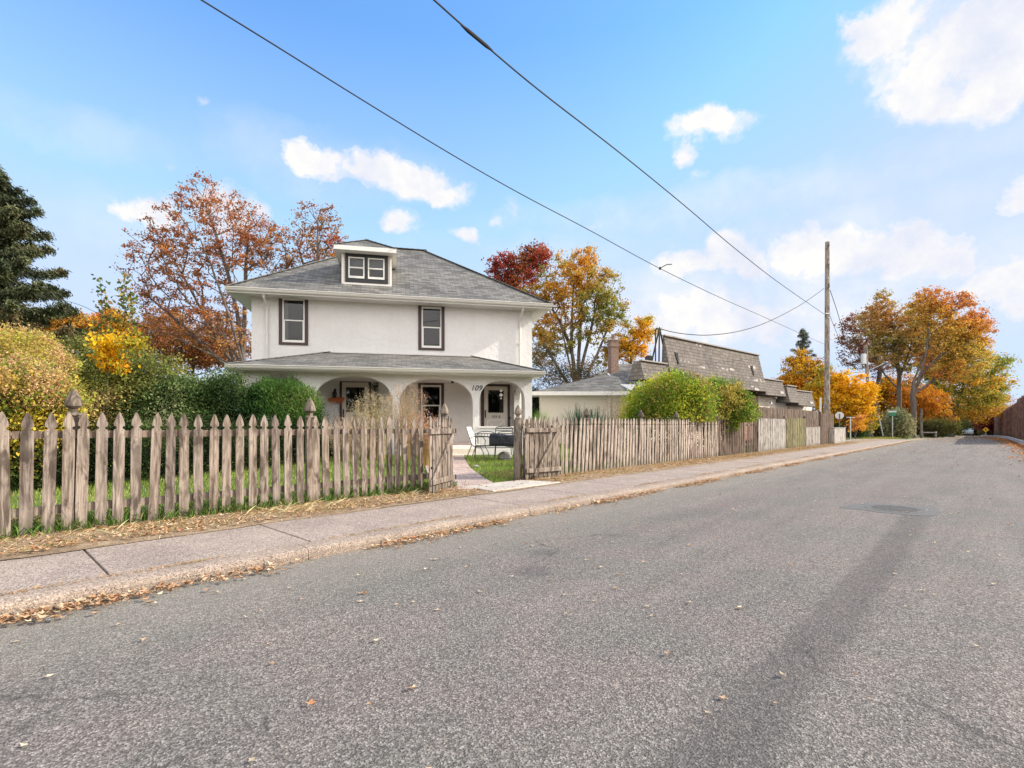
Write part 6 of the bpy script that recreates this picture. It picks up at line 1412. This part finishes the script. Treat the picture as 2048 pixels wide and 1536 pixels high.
    n=7500; S_=-1.5+RNG.random(n)**1.3*48; d=.42+.5*np.sin(S_*1.9+.6)+.35*np.sin(S_*4.7); m=RNG.random(n)<np.clip(d,.07,1); S_=S_[m]; L_=4.44-np.abs(RNG.normal(size=len(S_)))*.10*RNG.uniform(.4,1.6,len(S_)); litter_leaf('gutter_leaves',S_,L_,.008+vz(S_,L_)+RNG.uniform(0,.02,len(S_)),.038,DRY,.7)
    n=9000; S_=-1.5+RNG.random(n)*28; d=.5+.5*np.sin(S_*1.9+.6)+.35*np.sin(S_*4.7); m=RNG.random(n)<np.clip(d,.08,1); S_=S_[m]; L_=4.45-np.abs(RNG.normal(size=len(S_)))*.07; blades('gutter_straw',S_,L_,.004+vz(S_,L_),.06,.003,[(.50,.32,.17,3),(.42,.25,.12,2)],flat=.25)
    n=420; S_=RNG.uniform(-1,14,n); L_=4.4-5.4*RNG.random(n)**1.3; litter_leaf('road_leaves',S_,L_,.004+vz(S_,L_),.026,[(.50,.33,.20,2),(.62,.50,.36,2.6),(.55,.26,.12,.6)],.3)
    n=3600; S_=14+RNG.random(n)**.8*85; lo=np.where(S_<30,-1.15,np.where(S_<75,-1.15+(S_-30)*.024,-.07+(S_-75)*.10)); hi=np.where(S_<50,4.46,np.where(S_<75,4.46+(S_-50)*.055,5.8+(S_-75)*.10)); L_=lo+(hi-lo)*RNG.random(n); p_=np.clip((S_-10)/50,.04,1); m=RNG.random(n)<p_; S_,L_=S_[m],L_[m]; litter_leaf('far_road_leaves',S_,L_,.004+vz(S_,L_),.055,[(.55,.38,.22,2),(.62,.50,.36,2),(.50,.24,.09,1.5)],.3)
    n=5200; S_=RNG.uniform(22,90,n); lo=np.where(S_<30,-1.15,np.where(S_<75,-1.15+(S_-30)*.024,-.07+(S_-75)*.10)); L_=lo-.5+RNG.normal(size=n)*.45; litter_leaf('shoulder_leaves',S_,L_,.035+vz(S_,L_),.08,[(.58,.22,.07,3),(.60,.34,.12,2),(.44,.17,.06,2)],.4)
    n=2600; S_=RNG.uniform(50,80,n); L_=RNG.uniform(6,14,n); litter_leaf('far_verge_leaves',S_,L_,.12+vz(S_,L_),.085,[(.60,.33,.10,3),(.60,.42,.12,2),(.44,.17,.06,1)],.4)
    n=26000; S_=RNG.uniform(50,70,n); L_=RNG.uniform(6,16,n); blades('far_verge_grass',S_,L_,.09+vz(S_,L_),.14,.02,[(.20,.30,.06,2),(.34,.36,.09,2),(.46,.38,.14,1)])
ground_cover()
# ================================================================ LIGHT, SKY, CAMERA
def world():
    w=bpy.data.worlds.new('World'); bpy.context.scene.world=w; w.use_nodes=True; nt=w.node_tree; bg=nt.nodes['Background']
    el,az=R(31),R(85)
    sky=N(nt,'ShaderNodeTexSky'); sky.sky_type='NISHITA'; sky.sun_disc=False; sky.sun_elevation=el; sky.sun_rotation=az; sky.air_density=1.0; sky.dust_density=.6; sky.ozone_density=1.5
    tc=N(nt,'ShaderNodeTexCoord'); g=tc.outputs['Generated']
    nz=N(nt,'ShaderNodeTexNoise'); nz.inputs['Scale'].default_value=9; nz.inputs['Detail'].default_value=7; nz.inputs['Roughness'].default_value=.62; nt.links.new(g,nz.inputs['Vector'])
    sp=N(nt,'ShaderNodeSeparateXYZ'); nt.links.new(g,sp.inputs[0])
    a=math_(nt,'ARCTAN2',sp.outputs[0],sp.outputs[1]); e=math_(nt,'ARCSINE',sp.outputs[2])
    sc=N(nt,'ShaderNodeSeparateColor'); nt.links.new(nz.outputs['Color'],sc.inputs[0])
    a2=math_(nt,'ADD',a,math_(nt,'MULTIPLY',math_(nt,'SUBTRACT',sc.outputs[0],.5),.15)); e2=math_(nt,'ADD',e,math_(nt,'MULTIPLY',math_(nt,'SUBTRACT',sc.outputs[1],.5),.10))
    cl=None; low=None
    ae=N(nt,'ShaderNodeCombineXYZ'); nt.links.new(a2,ae.inputs[0]); nt.links.new(e2,ae.inputs[1])
    def blob(x,y,rx,ry,k=1.0,grow=1.0):
        if grow>1 and k==1.0 and rx>40: k=1.4
        ca=math.atan((x-1024)/F); cr=math.cos(ca); ce=math.atan((HOR-y)/F*cr); ra=rx/F*cr*cr*grow; re=ry/F*cr*math.cos(ce)**2*grow
        q=N(nt,'ShaderNodeVectorMath',operation='MULTIPLY_ADD'); nt.links.new(ae.outputs[0],q.inputs[0]); q.inputs[1].default_value=(1/ra,1/re,0); q.inputs[2].default_value=(-ca/ra,-ce/re,0)
        d=N(nt,'ShaderNodeVectorMath',operation='DOT_PRODUCT'); nt.links.new(q.outputs[0],d.inputs[0]); nt.links.new(q.outputs[0],d.inputs[1])
        return math_(nt,'MULTIPLY_ADD',d.outputs['Value'],-k,k)
    for b in [(1890,95,150,95),(1780,60,95,65),(1990,150,105,80),(1850,190,75,45),(2060,40,90,110),(1715,45,45,30),
              (1430,252,62,34),(1375,312,24,20),(1385,270,30,20),(636,310,52,33),(745,322,60,34),(815,358,72,36),(885,388,48,24),(797,446,38,24),(926,473,28,18),
              (305,424,50,28),(440,430,60,40),(500,425,40,28),(1370,525,62,30),(1440,505,55,34),(1490,530,48,26),(1600,500,60,42),(1700,500,90,40),(1810,500,85,50),(1890,515,55,26),
              (2032,395,40,40),(1990,560,70,40),(2040,600,60,40),(1400,620,90,42),(1330,650,60,40),(1480,640,80,40),(1600,640,90,50,.8),(1180,450,40,16,.35),(1015,430,30,20,.5),(388,212,16,12,.6),(318,333,16,10,.6),(1415,352,24,12,.5)]:
        o=blob(*b,grow=1.45) if len(b)==5 else blob(*b,1.0,1.45); cl=o if cl is None else math_(nt,'MAXIMUM',cl,o)
    cl=math_(nt,'MAXIMUM',cl,0.0)
    # broad thin veils
    veil=None
    for b in [(1500,400,700,60,.5),(1700,590,520,130,.95),(1300,640,380,130,.9),(150,260,330,70,.35),(650,330,330,90,.35),(1100,510,400,60,.30),(250,470,300,110,.3),(1750,440,450,70,.5)]:
        o=blob(*b); veil=o if veil is None else math_(nt,'MAXIMUM',veil,o)
    veil=math_(nt,'MAXIMUM',veil,0.0)
    fine=N(nt,'ShaderNodeTexNoise'); fine.inputs['Scale'].default_value=20; fine.inputs['Detail'].default_value=8; fine.inputs['Roughness'].default_value=.6; nt.links.new(g,fine.inputs['Vector'])
    edge=math_(nt,'MULTIPLY',math_(nt,'SUBTRACT',fine.outputs['Fac'],.5),2.6)
    m=math_(nt,'ADD',cl,math_(nt,'MULTIPLY',edge,math_(nt,'MULTIPLY',cl,3.0,clamp=True)))
    m=ramp(nt,m,[(.0,0),(.30,.15),(.75,.66),(1.0,1)],'EASE')
    vm=math_(nt,'MULTIPLY',veil,ramp(nt,nz.outputs['Fac'],[(.3,.35),(.62,1)]))
    tot=math_(nt,'MAXIMUM',m,math_(nt,'MULTIPLY',vm,.75))
    # sky colour: the physical sky, lifted and cooled like the photograph's grade
    skyc=mix(nt,1,sky.outputs[0],(SKY_R,SKY_G,SKY_B),'MULTIPLY')
    hi=N(nt,'ShaderNodeMix',data_type='RGBA'); 
    cloudc=mix(nt,ramp(nt,nz.outputs['Fac'],[(.36,0),(.58,1)]),(CLV*.78,CLV*.82,CLV*.95),(CLV*1.0,CLV*.985,CLV*.97))
    skyc=mix(nt,1,skyc,(2.75,3.80,5.7),'DARKEN')
    haze=ramp(nt,sp.outputs[2],[(.0,1),(.15,.85),(.34,.45),(.60,.0)])
    skyh=mix(nt,haze,skyc,(HZ*.62,HZ*.75,HZ*.96))
    # unseen warm bright cloud, added behind the camera as fill light
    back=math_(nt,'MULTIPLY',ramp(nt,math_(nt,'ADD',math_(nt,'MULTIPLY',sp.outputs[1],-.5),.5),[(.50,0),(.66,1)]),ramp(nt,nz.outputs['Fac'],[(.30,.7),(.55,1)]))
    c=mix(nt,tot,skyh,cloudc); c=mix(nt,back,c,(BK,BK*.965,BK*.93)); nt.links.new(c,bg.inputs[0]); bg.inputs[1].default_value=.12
    w.cycles.sampling_method='MANUAL'; w.cycles.sample_map_resolution=512
    su=bpy.data.lights.new('sun','SUN'); su.energy=4.4; su.angle=R(.6); su.color=(1,.90,.76); so=bpy.data.objects.new('sun',su); C.objects.link(so)
    d=Vector((math.sin(az)*math.cos(el),math.cos(az)*math.cos(el),math.sin(el))); so.rotation_euler=(-d).to_track_quat('-Z','Y').to_euler(); so.location=(10,-10,30)
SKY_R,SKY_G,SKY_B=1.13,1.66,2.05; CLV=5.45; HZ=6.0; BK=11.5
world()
def camera():
    cd=bpy.data.cameras.new('camera'); cd.sensor_width=36; cd.lens=36*F/2048; cd.shift_y=(HOR-768)/2048; cd.clip_start=.05; cd.clip_end=3000
    co=bpy.data.objects.new('camera',cd); C.objects.link(co); co.location=(0,0,EYE); co.rotation_euler=(R(90),0,0); bpy.context.scene.camera=co
camera()
sc=bpy.context.scene; sc.cycles.max_bounces=6; sc.cycles.diffuse_bounces=3; sc.cycles.glossy_bounces=2; sc.cycles.transmission_bounces=3; sc.cycles.transparent_max_bounces=6; sc.view_settings.view_transform='Standard'; sc.view_settings.look='None'; sc.view_settings.gamma=1; sc.view_settings.exposure=.64
